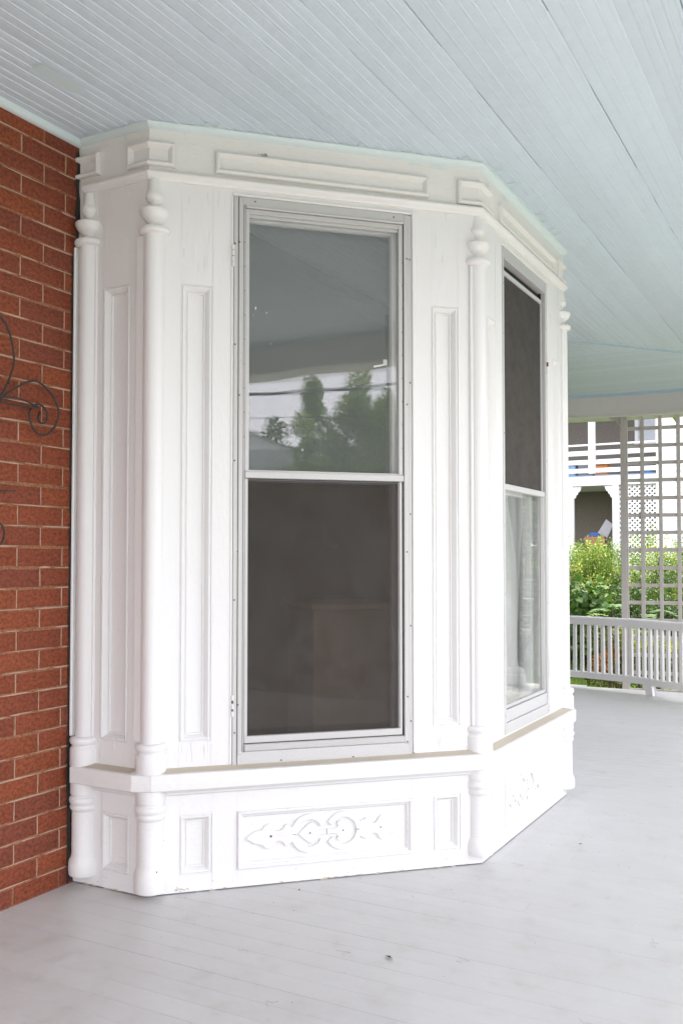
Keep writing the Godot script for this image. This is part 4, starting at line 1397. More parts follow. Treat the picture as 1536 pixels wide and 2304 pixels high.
# ---------------------------------------------------------------- iron scroll on the brick wall
func build_ornament_iron() -> void:
	var f := frame(P1, DW)
	var o := 0.03
	var th := thing("iron_scroll", f * Vector3(-0.3, 1.6, 0), "rusty wrought iron scroll hanging on the brick wall", "wall ornament")
	var L := func(a: Array, oo: float) -> Array:
		var r := []
		for p in a:
			r.append(f * Vector3(-p[0], p[1], oo + (p[2] if p.size() > 2 else 0.0)))
		return smooth_path(r, 6)
	var mb := Mb.new()
	tube(mb, L.call([[0.42, 1.55], [0.385, 1.598], [0.355, 1.635], [0.308, 1.668], [0.243, 1.703], [0.194, 1.701], [0.138, 1.663], [0.117, 1.615], [0.134, 1.567], [0.171, 1.535], [0.203, 1.532], [0.232, 1.553], [0.246, 1.590], [0.236, 1.618], [0.203, 1.632], [0.170, 1.612], [0.172, 1.580], [0.196, 1.571], [0.208, 1.588], [0.199, 1.606]], o), 0.0036, 8)
	put("large_spiral", mb, M.iron, th)
	mb = Mb.new()
	tube(mb, L.call([[0.55, 1.86], [0.46, 1.91], [0.385, 1.888], [0.346, 1.852], [0.325, 1.797], [0.321, 1.748], [0.335, 1.702], [0.362, 1.648], [0.40, 1.60], [0.46, 1.56], [0.55, 1.55]], o + 0.008), 0.0036, 8)
	put("upper_loop", mb, M.iron, th)
	mb = Mb.new()
	tube(mb, L.call([[0.50, 1.628], [0.379, 1.632], [0.289, 1.637], [0.222, 1.624], [0.215, 1.621], [0.222, 1.618], [0.300, 1.613], [0.379, 1.615], [0.50, 1.61]], o + 0.004), 0.003, 8)
	put("pointed_tendril", mb, M.iron, th)
	mb = Mb.new()
	tube(mb, L.call([[0.50, 1.334], [0.373, 1.336], [0.330, 1.337], [0.297, 1.338]], o), 0.003, 8, 0.0015)
	put("spike", mb, M.iron, th)
	mb = Mb.new()
	tube(mb, L.call([[0.50, 1.30], [0.43, 1.262], [0.385, 1.246], [0.356, 1.226], [0.344, 1.203], [0.350, 1.178], [0.369, 1.160], [0.41, 1.155], [0.43, 1.18], [0.415, 1.205]], o), 0.0034, 8)
	put("lower_spiral", mb, M.iron, th)
	mb = Mb.new()
	tube(mb, L.call([[0.52, 1.95], [0.50, 1.62], [0.50, 1.33], [0.51, 1.10]], o), 0.005, 8)
	tube(mb, [f * Vector3(-0.50, 1.62, 0.0), f * Vector3(-0.50, 1.62, o)], 0.004, 6)
	tube(mb, [f * Vector3(-0.50, 1.33, 0.0), f * Vector3(-0.50, 1.33, o)], 0.004, 6)
	put("stem", mb, M.iron, th)

# ---------------------------------------------------------------- neighbouring house
func build_neighbour() -> void:
	var o2 := Vector2(0.2406 * 19.5, 19.5)
	var f := frame(o2, dirv(deg_to_rad(119.5)))
	var h := thing("neighbouring_house", f * Vector3(0, -0.6, 0), "white house with a two-storey brown-walled porch beyond the trellis", "house")
	bar(h, f, "back_wall", -5.0, 1.7495, -0.6, 5.2, -2.1, -1.8, M.stucco, 0.0)
	bar(h, f, "porch_deck", -5.0, 1.7495, 2.60, 2.788, -1.8, -0.03, M.house_white, 0.0)
	bar(h, f, "deck_fascia", -5.0, 1.7495, 2.594, 2.790, -0.0295, 0.012, M.house_white, 0.004)
	bar(h, f, "deck_boards", -5.0, 1.7495, 2.7905, 2.806, -1.8, 0.02, M.deck, 0.002)
	for q in [[3.415, 3.454], [3.217, 3.317], [3.033, 3.129], [2.861, 2.954]]:
		bar(h, f, "rail", -5.0, 1.7495, q[0], q[1], -0.055, -0.02, M.house_white, 0.004)
	for s in [0.425, -2.2]:
		bar(h, f, "upper_post", s, s + 0.130, 2.835, 5.0, -0.0195, 0.085, M.house_white, 0.006)
	bar(h, f, "porch_roof", -5.3, 7.6, 5.0, 5.3, -3.0, 0.5, M.house_white, 0.0)
	for s in [[-0.062, 0.086], [0.880, 1.010], [-2.4, -2.25]]:
		bar(h, f, "lower_post", s[0], s[1], -0.6, 2.593, -0.11, 0.0, M.house_white, 0.006)
	var prof := [[0.0, 2.592], [0.165, 2.592], [0.160, 2.565], [0.145, 2.555], [0.146, 2.53], [0.135, 2.50], [0.11, 2.475], [0.085, 2.462], [0.086, 2.435], [0.068, 2.415], [0.045, 2.408], [0.046, 2.375], [0.03, 2.350], [0.0, 2.335]]
	for q in [[0.0865, 1.0], [0.8795, -1.0]]:
		var pl := []
		for p in prof:
			pl.append(Vector2(q[0] + q[1] * p[0], p[1]))
		var mb := Mb.new()
		relief(mb, f, pv2(pl), -0.08, -0.03, 0.004)
		put("bracket", mb, M.house_white, h)
	# diagonal lattice beside the arch
	var la := Mb.new()
	for sg in [1.0, -1.0]:
		var k := -4.0
		while k < 5.0:
			# line s*cos + y*sin through a box
			var a := Vector2(1.011, 0.0)
			var s0 := 1.012
			var s1 := 1.749
			var y0: float = k + (s0 if sg > 0 else -s0)
			var pts := []
			var ya: float = k + sg * s0
			var yb: float = k + sg * s1
			var ta := 0.0
			var tb := 1.0
			var lo := minf(ya, yb)
			var hi := maxf(ya, yb)
			if hi > -0.6 and lo < 2.585:
				# clip to the panel
				var c0 := 0.0
				var c1 := 1.0
				for b in [[-0.6, 1.0], [2.585, -1.0]]:
					var da: float = (ya - b[0]) * b[1]
					var db: float = (yb - b[0]) * b[1]
					if da < 0.0:
						c0 = maxf(c0, da / (da - db))
					elif db < 0.0:
						c1 = minf(c1, da / (da - db))
				if c1 - c0 > 0.02:
					var p0 := Vector2(lerpf(s0, s1, c0), lerpf(ya, yb, c0))
					var p1 := Vector2(lerpf(s0, s1, c1), lerpf(ya, yb, c1))
					var dd := (p1 - p0).normalized()
					var nn := Vector2(-dd.y, dd.x) * 0.017
					var oo := -0.06 if sg > 0 else -0.069
					relief(la, f, pv2([p0 - nn, p1 - nn, p1 + nn, p0 + nn]), oo - 0.008, oo, 0.001)
			k += 0.097
	stuff(put("lattice", la, M.house_white, h))
	# clapboard wall to the right
	for k in 52:
		var y := -0.6 + k * 0.107
		var mb := Mb.new()
		var a := [f * Vector3(1.75, y, 0.0), f * Vector3(7.2, y, 0.0)]
		var b := [f * Vector3(1.75, y, 0.020), f * Vector3(7.2, y, 0.020)]
		var c := [f * Vector3(1.75, y + 0.112, 0.004), f * Vector3(7.2, y + 0.112, 0.004)]
		mb.quad(a[0], a[1], b[1], b[0], Vector3.DOWN)
		mb.quad(b[0], b[1], c[1], c[0], f.basis.z)
		put("clapboard", mb, M.house_white, h)
	bar(h, f, "side_wall", 1.75, 7.2, -0.6, 5.0, -6.0, -0.001, M.house_white, 0.0)
	bar(h, f, "corner_board", 1.7496, 1.80, -0.6, 5.0, 0.0, 0.03, M.house_white, 0.004)
	# window in the porch back wall
	var w := Node3D.new()
	w.name = "window"
	w.position = f * Vector3(1.18, 3.7, -1.8) - h.position
	h.add_child(w, true)
	bar(w, f, "frame", 0.955, 1.035, 3.62, 4.9, -1.80, -1.755, M.house_white, 0.004)
	bar(w, f, "frame", 1.375, 1.45, 3.62, 4.9, -1.80, -1.755, M.house_white, 0.004)
	bar(w, f, "sill", 0.955, 1.45, 3.56, 3.62, -1.80, -1.70, M.house_white, 0.004)
	var cl := bar(w, f, "blind", 1.035, 1.375, 3.62, 4.9, -1.80, -1.785, mat("window_blind", lin(0.32, 0.35, 0.42), 0.8), 0.0)
	pane(w, f, 1.035, 1.375, 3.62, 4.9, -1.77, "pane", M.glass)
	# things on the porches
	var bin := thing("storage_bin", f * Vector3(-0.05, 2.807, -0.5), "pale blue plastic bin on the neighbour's upper porch, left of the post", "bin")
	bar(bin, f, "tub", -0.20, 0.035, 2.808, 3.06, -0.65, -0.35, mat("blue_plastic", lin(0.42, 0.60, 0.80), 0.4), 0.02)
	bar(bin, f, "lid", -0.215, 0.05, 3.0605, 3.095, -0.665, -0.335, mat("blue_lid", lin(0.52, 0.70, 0.86), 0.4), 0.01)
	var gb := thing("cabinet", f * Vector3(0.17, 2.807, -0.5), "grey cabinet behind the rails of the neighbour's upper porch", "cabinet")
	bar(gb, f, "carcass", 0.075, 0.40, 2.808, 3.085, -0.68, -0.40, mat("grey_cabinet", lin(0.30, 0.29, 0.30), 0.6), 0.01)
	bar(gb, f, "top", 0.065, 0.41, 3.0855, 3.10, -0.69, -0.39, mat("dark_top", lin(0.07, 0.07, 0.08), 0.5), 0.004)
	var ob := thing("crate", f * Vector3(0.57, 2.807, -0.5), "orange crate on the neighbour's upper porch, right of the post", "crate")
	var om := mat("orange_plastic", lin(0.75, 0.30, 0.08), 0.5)
	bar(ob, f, "body", 0.43, 0.70, 2.808, 3.05, -0.65, -0.38, om, 0.025)
	bar(ob, f, "rim", 0.42, 0.71, 3.0505, 3.085, -0.66, -0.37, om, 0.01)
	var bl := thing("bundle", f * Vector3(1.47, 2.807, -0.6), "small blue bundle lying on the neighbour's upper porch floor behind the trellis", "bundle")
	var bmb := Mb.new()
	lathe(bmb, w2(f * Vector3(1.47, 0, -0.6)), pv2([[0.0, 2.90], [0.05, 2.895], [0.10, 2.875], [0.13, 2.845], [0.12, 2.808], [0.0, 2.808]]), 12)
	put("cloth", bmb, mat("blue_cloth", lin(0.12, 0.30, 0.62), 0.8), bl)
	var bd := thing("board", f * Vector3(0.6, 1.5, -0.6), "pale grey board leaning in the arch of the neighbour's lower porch", "board")
	var bo := Mb.new()
	relief(bo, f, pv2([[0.607, 1.93], [0.41, 1.62], [0.30, 1.45], [0.56, 1.40], [0.75, 1.81]]), -0.62, -0.60, 0.002)
	put("sheet", bo, mat("pale_sheet", lin(0.42, 0.42, 0.44), 0.6), bd)
	var pb := thing("planter_box", f * Vector3(0.40, 1.3, -0.45), "terracotta planter box standing in the arch of the neighbour's lower porch", "planter")
	bar(pb, f, "trough", 0.20, 0.62, 1.38, 1.565, -0.56, -0.40, mat("terracotta", lin(0.36, 0.15, 0.09), 0.8), 0.012)
	bar(pb, f, "stand", 0.24, 0.58, -0.6, 1.38, -0.54, -0.42, M.brown, 0.01)
	var sh := thing("cushion", f * Vector3(0.40, 1.57, -0.5), "dark blue cushion lying on the terracotta planter in the lower arch", "cushion")
	var cm := Mb.new()
	relief(cm, f, pv2([[0.27, 1.568], [0.28, 1.62], [0.33, 1.655], [0.42, 1.655], [0.49, 1.62], [0.52, 1.568]]), -0.52, -0.44, 0.012)
	put("cover", cm, mat("navy_cloth", lin(0.05, 0.12, 0.35), 0.8), sh)

# ---------------------------------------------------------------- plants
func leaf_mesh(l: float, w: float) -> ArrayMesh:
	var st := SurfaceTool.new()
	st.begin(Mesh.PRIMITIVE_TRIANGLES)
	var a := Vector3(0, 0, 0)
	var m := Vector3(0, -0.06 * l, l * 0.45)
	var t := Vector3(0, -0.14 * l, l)
	var lft := Vector3(-w / 2, 0.08 * l, l * 0.42)
	var rgt := Vector3(w / 2, 0.08 * l, l * 0.42)
	for q in [[a, lft, m], [m, lft, t], [a, m, rgt], [m, t, rgt]]:
		for p in q:
			st.set_color(Color.WHITE)
			st.add_vertex(p)
	st.generate_normals()
	return st.commit()

# clumps: [centre (x, y, depth), radius xyz, leaves, colour]
func foliage(parent: Node3D, called: String, clumps: Array, l: float, w: float, seed_: int, droop := 0.0) -> void:
	var r := RandomNumberGenerator.new()
	r.seed = seed_
	var xs := []
	var cs := []
	for c in clumps:
		var cen: Vector3 = c[0]
		var rad: Vector3 = c[1]
		for k in int(c[2]):
			var p := Vector3(r.randfn(), r.randfn(), r.randfn())
			p = p.normalized() * pow(r.randf(), 0.45)
			var at := cen + p * rad
			var fwd := (Vector3(p.x, p.y * 0.6 + 0.25 - droop, p.z) + Vector3(r.randfn(), r.randfn(), r.randfn()) * 0.55).normalized()
			var up := (Vector3.UP + Vector3(r.randfn(), r.randfn(), r.randfn()) * 0.6).normalized()
			var side := up.cross(fwd)
			if side.length() < 0.1:
				side = Vector3.RIGHT
			side = side.normalized()
			var b := Basis(side, fwd.cross(side), fwd) * r.randf_range(0.65, 1.25)
			xs.append(Transform3D(b, at - parent.position))
			var col: Color = c[3]
			var j := r.randf_range(0.75, 1.25)
			var yel := r.randf_range(-0.12, 0.2)
			cs.append(Color(clampf(col.r * j * (1.0 + yel), 0, 1), clampf(col.g * j, 0, 1), clampf(col.b * j, 0, 1)))
	var mm := MultiMesh.new()
	mm.transform_format = MultiMesh.TRANSFORM_3D
	mm.use_colors = true
	mm.mesh = leaf_mesh(l, w)
	mm.instance_count = xs.size()
	for k in xs.size():
		mm.set_instance_transform(k, xs[k])
		mm.set_instance_color(k, cs[k])
	var mi := MultiMeshInstance3D.new()
	mi.name = called
	mi.multimesh = mm
	mi.material_override = M.leaf
	stuff(mi)
	parent.add_child(mi, true)

func stems(parent: Node3D, base: Vector3, tips: Array, r0: float) -> void:
	for t in tips:
		var mb := Mb.new()
		var mid := base.lerp(t, 0.5) + Vector3(rng.randf_range(-0.08, 0.08), 0.1, rng.randf_range(-0.08, 0.08))
		tube(mb, smooth_path([base + Vector3(rng.randf_range(-0.05, 0.05), 0, rng.randf_range(-0.05, 0.05)), mid, t], 5), r0, 6, r0 * 0.3)
		put("stem", mb, M.bark, parent)

func bush(called: String, label: String, cat: String, grp: String, base: Vector3, size: Vector3, n_clumps: int, leaves: int, l: float, w: float, cols: Array, seed_: int) -> Node3D:
	var b := thing(called, base, label, cat, grp)
	var r := RandomNumberGenerator.new()
	r.seed = seed_
	var cl := []
	var tips := []
	for k in n_clumps:
		var p := Vector3(r.randfn(), r.randfn(), r.randfn()).normalized() * pow(r.randf(), 0.35)
		var cen := base + Vector3(p.x * size.x * 0.85, size.y * (0.52 + 0.44 * p.y), p.z * size.z * 0.85)
		var rr := r.randf_range(0.16, 0.30) * (size.x + size.y) * 0.5
		var hgt := clampf((cen.y - base.y) / size.y, 0.0, 1.0)
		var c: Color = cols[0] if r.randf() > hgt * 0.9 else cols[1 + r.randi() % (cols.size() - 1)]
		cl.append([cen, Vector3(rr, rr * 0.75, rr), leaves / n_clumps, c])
		if k % 6 == 0:
			tips.append(cen)
	# upright shoots give a ragged top
	for k in n_clumps / 3:
		var a := r.randf() * TAU
		var q := sqrt(r.randf())
		var top := base + Vector3(cos(a) * q * size.x * 0.9, size.y * (1.02 + 0.10 * r.randf() - 0.32 * q * q), sin(a) * q * size.z * 0.9)
		cl.append([top, Vector3(0.05, 0.15, 0.05) * (size.y * 0.55), 26, cols[1 + r.randi() % (cols.size() - 1)]])
	foliage(b, "foliage", cl, l, w, seed_ + 1)
	stems(b, base, tips, 0.022)
	return b

func build_garden() -> void:
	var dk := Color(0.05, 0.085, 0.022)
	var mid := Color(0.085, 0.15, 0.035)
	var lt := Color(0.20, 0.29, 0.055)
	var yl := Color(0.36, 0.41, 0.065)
	bush("garden_bush", "large round bush with yellow-green tips seen left of the trellis post", "bush", "", Vector3(3.75, -0.6, -14.3), Vector3(0.95, 1.88, 0.9), 110, 30000, 0.046, 0.024, [mid, lt, lt, yl, lt], 101)
	bush("garden_bush", "tall loose bush behind the middle of the trellis in front of the white siding", "bush", "", Vector3(4.75, -0.6, -14.6), Vector3(0.8, 1.95, 0.9), 90, 24000, 0.046, 0.022, [mid, lt, lt, lt, yl], 111)
	bush("garden_bush", "dense bush at the right edge of the view behind the trellis", "bush", "", Vector3(5.75, -0.6, -14.9), Vector3(0.85, 1.95, 0.9), 90, 22000, 0.046, 0.022, [mid, lt, lt, yl], 121)
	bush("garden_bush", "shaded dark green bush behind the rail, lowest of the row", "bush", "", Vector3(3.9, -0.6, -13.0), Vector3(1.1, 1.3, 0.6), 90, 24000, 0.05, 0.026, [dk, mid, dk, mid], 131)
	bush("garden_bush", "dark bush half hidden by the bay's far corner post", "bush", "", Vector3(2.9, -0.6, -13.6), Vector3(0.7, 1.7, 0.7), 70, 15000, 0.055, 0.034, [mid, lt, mid, yl], 141)
	bush("garden_tree", "round leafy tree in the side garden, mirrored faintly in the far window", "tree", "", Vector3(9.6, -0.6, -12.4), Vector3(1.9, 4.6, 1.9), 90, 16000, 0.10, 0.055, [dk, mid, lt], 145)
	bush("garden_tree", "second leafy tree farther along the side garden, taller than its neighbour", "tree", "", Vector3(14.0, -0.6, -15.5), Vector3(2.4, 6.0, 2.4), 90, 16000, 0.13, 0.07, [dk, mid, lt], 146)
	# big-leaved vine
	var v := thing("vine", Vector3(3.2, -0.6, -12.2), "broad-leaved climbing vine in front of the large round bush", "vine")
	foliage(v, "foliage", [[Vector3(3.05, 0.35, -12.1), Vector3(0.28, 0.5, 0.2), 330, Color(0.055, 0.115, 0.02)], [Vector3(3.3, 0.62, -12.2), Vector3(0.16, 0.26, 0.15), 150, Color(0.10, 0.19, 0.03)], [Vector3(3.2, -0.1, -12.1), Vector3(0.4, 0.35, 0.2), 300, Color(0.04, 0.085, 0.02)], [Vector3(2.95, 0.05, -12.0), Vector3(0.2, 0.3, 0.2), 160, Color(0.06, 0.12, 0.02)]], 0.105, 0.09, 151, 0.5)
	stems(v, Vector3(3.2, -0.6, -12.2), [Vector3(3.05, 0.5, -12.15), Vector3(3.3, 0.8, -12.25), Vector3(3.0, 0.1, -12.1)], 0.01)
	# feathery saplings
	var j := 0
	for q in [[Vector3(3.28, -0.6, -11.5), 1.12, "feathery sapling with paired leaflets just left of the trellis post above the rail"], [Vector3(3.42, -0.6, -10.7), 1.1, "feathery sapling with paired leaflets behind the trellis just above the rail"]]:
		var s := thing("sapling", q[0], q[2], "sapling", "feathery saplings")
		var st := Mb.new()
		tube(st, [q[0], q[0] + Vector3(0.02, q[1] * 0.6, 0), q[0] + Vector3(0.0, q[1], 0)], 0.008, 6, 0.004)
		put("stem", st, M.bark, s)
		for k in 6:
			var a := k * 1.05 + j
			var fr := Mb.new()
			var st2 := SurfaceTool.new()
			var base: Vector3 = q[0] + Vector3(0, q[1] * (0.75 + 0.05 * k), 0)
			var dir := Vector3(cos(a), 0.35, sin(a))
			for i in 9:
				var p := base + dir * (0.05 + i * 0.035) - Vector3(0, i * i * 0.0022, 0)
				var across := Vector3(-sin(a), 0, cos(a))
				for sg in [-1.0, 1.0]:
					var ll := 0.10 * (1.0 - absf(i - 4.0) * 0.07)
					var e: Vector3 = p + across * sg * ll + dir * 0.04 - Vector3(0, 0.02, 0)
					var wd: Vector3 = dir * 0.014
					fr.quad(p, p + (e - p) * 0.5 + wd, e, p + (e - p) * 0.5 - wd, Vector3.UP)
			put("frond", fr, mat("frond_leaf", lin(0.085, 0.16, 0.035), 0.5, {"two": true, "back": lin(0.3, 0.4, 0.1)}), s)
		j += 1
	# low ornamental shrubs close behind the rail
	var s1 := thing("ornamental_shrub", Vector3(2.93, -0.6, -10.3), "low shrub with orange-red leaves below the rail, left of the trellis post", "shrub", "low shrubs behind the railing")
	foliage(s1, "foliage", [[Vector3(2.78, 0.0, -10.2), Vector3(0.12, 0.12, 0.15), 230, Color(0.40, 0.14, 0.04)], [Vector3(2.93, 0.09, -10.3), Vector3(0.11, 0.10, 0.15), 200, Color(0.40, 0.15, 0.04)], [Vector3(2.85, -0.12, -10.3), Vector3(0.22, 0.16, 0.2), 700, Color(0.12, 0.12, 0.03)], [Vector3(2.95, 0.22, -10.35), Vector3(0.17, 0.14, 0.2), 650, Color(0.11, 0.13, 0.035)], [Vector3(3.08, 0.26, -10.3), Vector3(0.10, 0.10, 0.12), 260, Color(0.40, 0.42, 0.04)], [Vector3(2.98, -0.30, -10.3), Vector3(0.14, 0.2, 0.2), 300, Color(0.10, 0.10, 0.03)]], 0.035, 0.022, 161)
	stems(s1, Vector3(2.95, -0.6, -10.3), [Vector3(2.8, 0.05, -10.2), Vector3(2.95, 0.25, -10.35), Vector3(3.05, 0.2, -10.3)], 0.02)
	var s2 := thing("ornamental_shrub", Vector3(3.35, -0.6, -10.4), "low shrub with lime-yellow tips below the rail, right of the trellis post", "shrub", "low shrubs behind the railing")
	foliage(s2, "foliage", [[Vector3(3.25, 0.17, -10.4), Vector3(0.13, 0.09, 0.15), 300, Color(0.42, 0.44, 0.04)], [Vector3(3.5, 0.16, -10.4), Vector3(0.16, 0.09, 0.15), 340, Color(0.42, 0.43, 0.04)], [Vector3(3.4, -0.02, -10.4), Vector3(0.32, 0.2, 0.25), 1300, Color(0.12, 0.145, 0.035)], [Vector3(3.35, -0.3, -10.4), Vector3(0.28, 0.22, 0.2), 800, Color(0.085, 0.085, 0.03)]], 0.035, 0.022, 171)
	stems(s2, Vector3(3.35, -0.6, -10.4), [Vector3(3.2, 0.1, -10.35), Vector3(3.4, 0.15, -10.45), Vector3(3.55, 0.05, -10.4)], 0.018)
	var s3 := thing("ornamental_shrub", Vector3(3.95, -0.6, -10.7), "low shrub with lime-yellow tips below the rail at the right edge of the view", "shrub", "low shrubs behind the railing")
	foliage(s3, "foliage", [[Vector3(3.85, 0.14, -10.6), Vector3(0.2, 0.1, 0.15), 420, Color(0.42, 0.43, 0.04)], [Vector3(3.95, -0.02, -10.7), Vector3(0.32, 0.2, 0.25), 1300, Color(0.12, 0.145, 0.035)], [Vector3(3.9, -0.3, -10.6), Vector3(0.28, 0.22, 0.2), 800, Color(0.085, 0.085, 0.03)]], 0.035, 0.022, 181)
	stems(s3, Vector3(3.95, -0.6, -10.7), [Vector3(3.8, 0.1, -10.65), Vector3(4.0, 0.15, -10.75)], 0.018)
	# branch that hangs into view beneath the beam
	var br := thing("maple_branch", Vector3(4.3, 3.2, -11.0), "leafy branch tip hanging in beneath the beam at the top right of the trellis", "branch")
	var bm := Mb.new()
	tube(bm, smooth_path([Vector3(6.2, 3.9, -11.4), Vector3(5.0, 3.45, -11.2), Vector3(4.2, 3.05, -10.9), Vector3(3.7, 2.83, -10.6)], 6), 0.03, 6, 0.005)
	put("limb", bm, M.bark, br)
	foliage(br, "foliage", [[Vector3(3.66, 2.80, -10.55), Vector3(0.13, 0.10, 0.12), 26, Color(0.16, 0.30, 0.03)], [Vector3(3.84, 2.85, -10.6), Vector3(0.10, 0.10, 0.1), 24, Color(0.17, 0.32, 0.03)], [Vector3(4.3, 3.08, -10.9), Vector3(0.4, 0.2, 0.3), 90, Color(0.13, 0.25, 0.03)], [Vector3(5.2, 3.5, -11.2), Vector3(0.6, 0.35, 0.4), 160, Color(0.12, 0.22, 0.03)]], 0.085, 0.07, 191, 0.4)
	# grass seen between the balusters
	var gr := Node3D.new()
	var r := RandomNumberGenerator.new()
	r.seed = 77
	var mm := MultiMesh.new()
	mm.transform_format = MultiMesh.TRANSFORM_3D
	mm.use_colors = true
	var st := SurfaceTool.new()
	st.begin(Mesh.PRIMITIVE_TRIANGLES)
	for q in [[0.0, 0.0], [1.0, 2.1], [0.7, 4.2]]:
		var a: float = q[1]
		var d := Vector3(cos(a), 0, sin(a))
		var c := Vector3(-sin(a), 0, cos(a)) * 0.006
		for p in [d * 0.01 - c, d * 0.01 + c, d * 0.05 + Vector3(0, 0.10, 0)]:
			st.set_color(Color.WHITE)
			st.add_vertex(p)
	st.generate_normals()
	mm.mesh = st.commit()
	mm.instance_count = 22000
	for k in 22000:
		var z := lerpf(9.2, 13.6, pow(r.randf(), 0.8))
		var x := z * r.randf_range(0.20, 0.40)
		mm.set_instance_transform(k, Transform3D(Basis(Vector3.UP, r.randf() * TAU).scaled(Vector3.ONE * r.randf_range(0.6, 1.4)), Vector3(x, -0.6, -z)))
		var j2 := r.randf_range(0.7, 1.3)
		mm.set_instance_color(k, Color(0.30 * j2 * r.randf_range(0.8, 1.2), 0.42 * j2, 0.07 * j2))
	var mi := MultiMeshInstance3D.new()
	mi.name = "grass"
	mi.multimesh = mm
	mi.material_override = M.leaf
	stuff(mi)
	tag(mi, "bright green lawn grass seen under and between the railing", "grass")
	add_child(mi, true)
	gr.free()

# ---------------------------------------------------------------- what the near window mirrors
func build_behind() -> void:
	var gm := Color(0.17, 0.27, 0.05)
	var gl := Color(0.27, 0.36, 0.08)
	var tree := thing("street_tree", Vector3(9.0, -0.6, 10.7), "twin-topped green tree across the street, mirrored in the near window", "tree")
	var cl := []
	var r := RandomNumberGenerator.new()
	r.seed = 300
	var spots := [[8.62, 4.35, 10.88, 0.20, 0.60], [8.55, 3.6, 10.9, 0.42, 0.5], [9.22, 4.2, 10.5, 0.42, 0.6], [9.35, 3.6, 10.4, 0.55, 0.6], [9.62, 4.0, 10.22, 0.36, 0.5], [9.9, 3.75, 10.05, 0.4, 0.5], [8.95, 3.1, 10.7, 0.5, 0.45], [9.75, 3.9, 10.15, 0.42, 0.5], [10.05, 3.3, 9.95, 0.5, 0.6], [8.25, 2.8, 11.12, 0.45, 0.4], [7.9, 2.3, 11.35, 0.45, 0.4], [8.9, 2.8, 10.7, 0.8, 0.6], [9.7, 2.6, 10.2, 0.7, 0.6], [8.3, 2.2, 11.0, 0.7, 0.6], [9.2, 1.9, 10.5, 0.9, 0.6], [10.3, 2.4, 9.8, 0.6, 0.7], [7.5, 2.1, 11.6, 0.4, 0.5], [9.9, 3.0, 10.0, 0.6, 0.5], [8.6, 2.6, 10.9, 0.6, 0.5], [9.4, 2.9, 10.4, 0.6, 0.5], [10.0, 3.7, 9.98, 0.4, 0.5], [9.6, 3.2, 10.2, 0.7, 0.6], [10.4, 2.9, 9.7, 0.6, 0.6]]
	for s in spots:
		for k in 5:
			var o := Vector3(r.randfn(), r.randfn(), r.randfn()) * Vector3(s[3], s[4], s[3]) * 0.45
			cl.append([Vector3(s[0], s[1], s[2]) + o, Vector3(s[3], s[4], s[3]) * 0.55, 420, gm if r.randf() < 0.55 else gl])
	foliage(tree, "crown", cl, 0.10, 0.05, 301)
	var tm := Mb.new()
	tube(tm, [Vector3(9.0, -0.6, 10.7), Vector3(9.02, 1.2, 10.68), Vector3(8.9, 2.4, 10.75)], 0.16, 10, 0.08)
	put("trunk", tm, M.bark, tree)
	for tip in [Vector3(8.62, 4.4, 10.88), Vector3(9.25, 4.3, 10.5), Vector3(9.75, 3.9, 10.15), Vector3(7.9, 2.8, 11.3)]:
		var lm := Mb.new()
		tube(lm, [Vector3(9.0, 1.6, 10.7), Vector3(9.0, 2.3, 10.7).lerp(tip, 0.35), tip], 0.06, 6, 0.012)
		put("limb", lm, M.bark, tree)
	# houses and trees far across the street
	var hf := frame(Vector2(13.6, -22.0), Vector2(0.85, 0.53))
	var h := thing("house_across_street", w3(Vector2(13.6, -22.0), -0.6), "pale grey house with a light metal roof across the street, mirrored in the near window", "house")
	bar(h, hf, "wall", -2.6, 0.9, -0.6, 4.45, -3, 3, mat("grey_siding", lin(0.35, 0.36, 0.37), 0.8), 0.0)
	var rm := Mb.new()
	var rmat := mat("pale_roof", lin(0.66, 0.66, 0.68), 0.5)
	for sg in [-1.0, 1.0]:
		rm.quad(hf * Vector3(-0.9, 5.2, -3.2), hf * Vector3(-0.9, 5.2, 3.2), hf * Vector3(-0.9 + sg * 1.95, 4.4, 3.2), hf * Vector3(-0.9 + sg * 1.95, 4.4, -3.2), Vector3.UP)
	for z in [-3.0, 3.0]:
		rm.tri(hf * Vector3(-2.6, 4.45, z), hf * Vector3(0.9, 4.45, z), hf * Vector3(-0.9, 5.15, z), hf.basis.z * signf(z))
	put("roof", rm, rmat, h)
	var k2 := 0
	for q in [[Vector3(17.5, -0.6, 34.5), 7.6, "left"], [Vector3(20.5, -0.6, 33.5), 8.6, "right"]]:
		var t2 := thing("poplar", q[0], "distant poplar behind the house across the street, %s of the two" % q[2], "tree", "distant poplars")
		var c2 := []
		for k in 16:
			c2.append([q[0] + Vector3(r.randfn() * 0.6, q[1] * (0.25 + 0.75 * k / 16.0), r.randfn() * 0.6), Vector3(0.7, 0.8, 0.7) * (1.15 - 0.6 * k / 16.0), 70, Color(0.10, 0.13, 0.06)])
		foliage(t2, "crown", c2, 0.3, 0.2, 310 + k2)
		var m3 := Mb.new()
		tube(m3, [q[0], q[0] + Vector3(0, q[1] * 0.9, 0)], 0.2, 6, 0.04)
		put("trunk", m3, M.bark, t2)
		k2 += 1
	# hedge that closes the view under the tree
	bush("street_hedge", "bushy hedge under the street tree, mirrored low in the near window", "hedge", "", Vector3(9.0, -0.6, 10.9), Vector3(2.7, 3.7, 0.9), 80, 26000, 0.10, 0.055, [gm, gl, gm], 320)
	# overhead cables between two poles
	var dirn := Vector3(8.26 - 6.03, 0.0, 7.54 - 8.99).normalized()
	var c0 := Vector3(7.0, 0, 8.36)
	var ends := [c0 - dirn * 16.0, c0 + dirn * 16.0]
	var j := 0
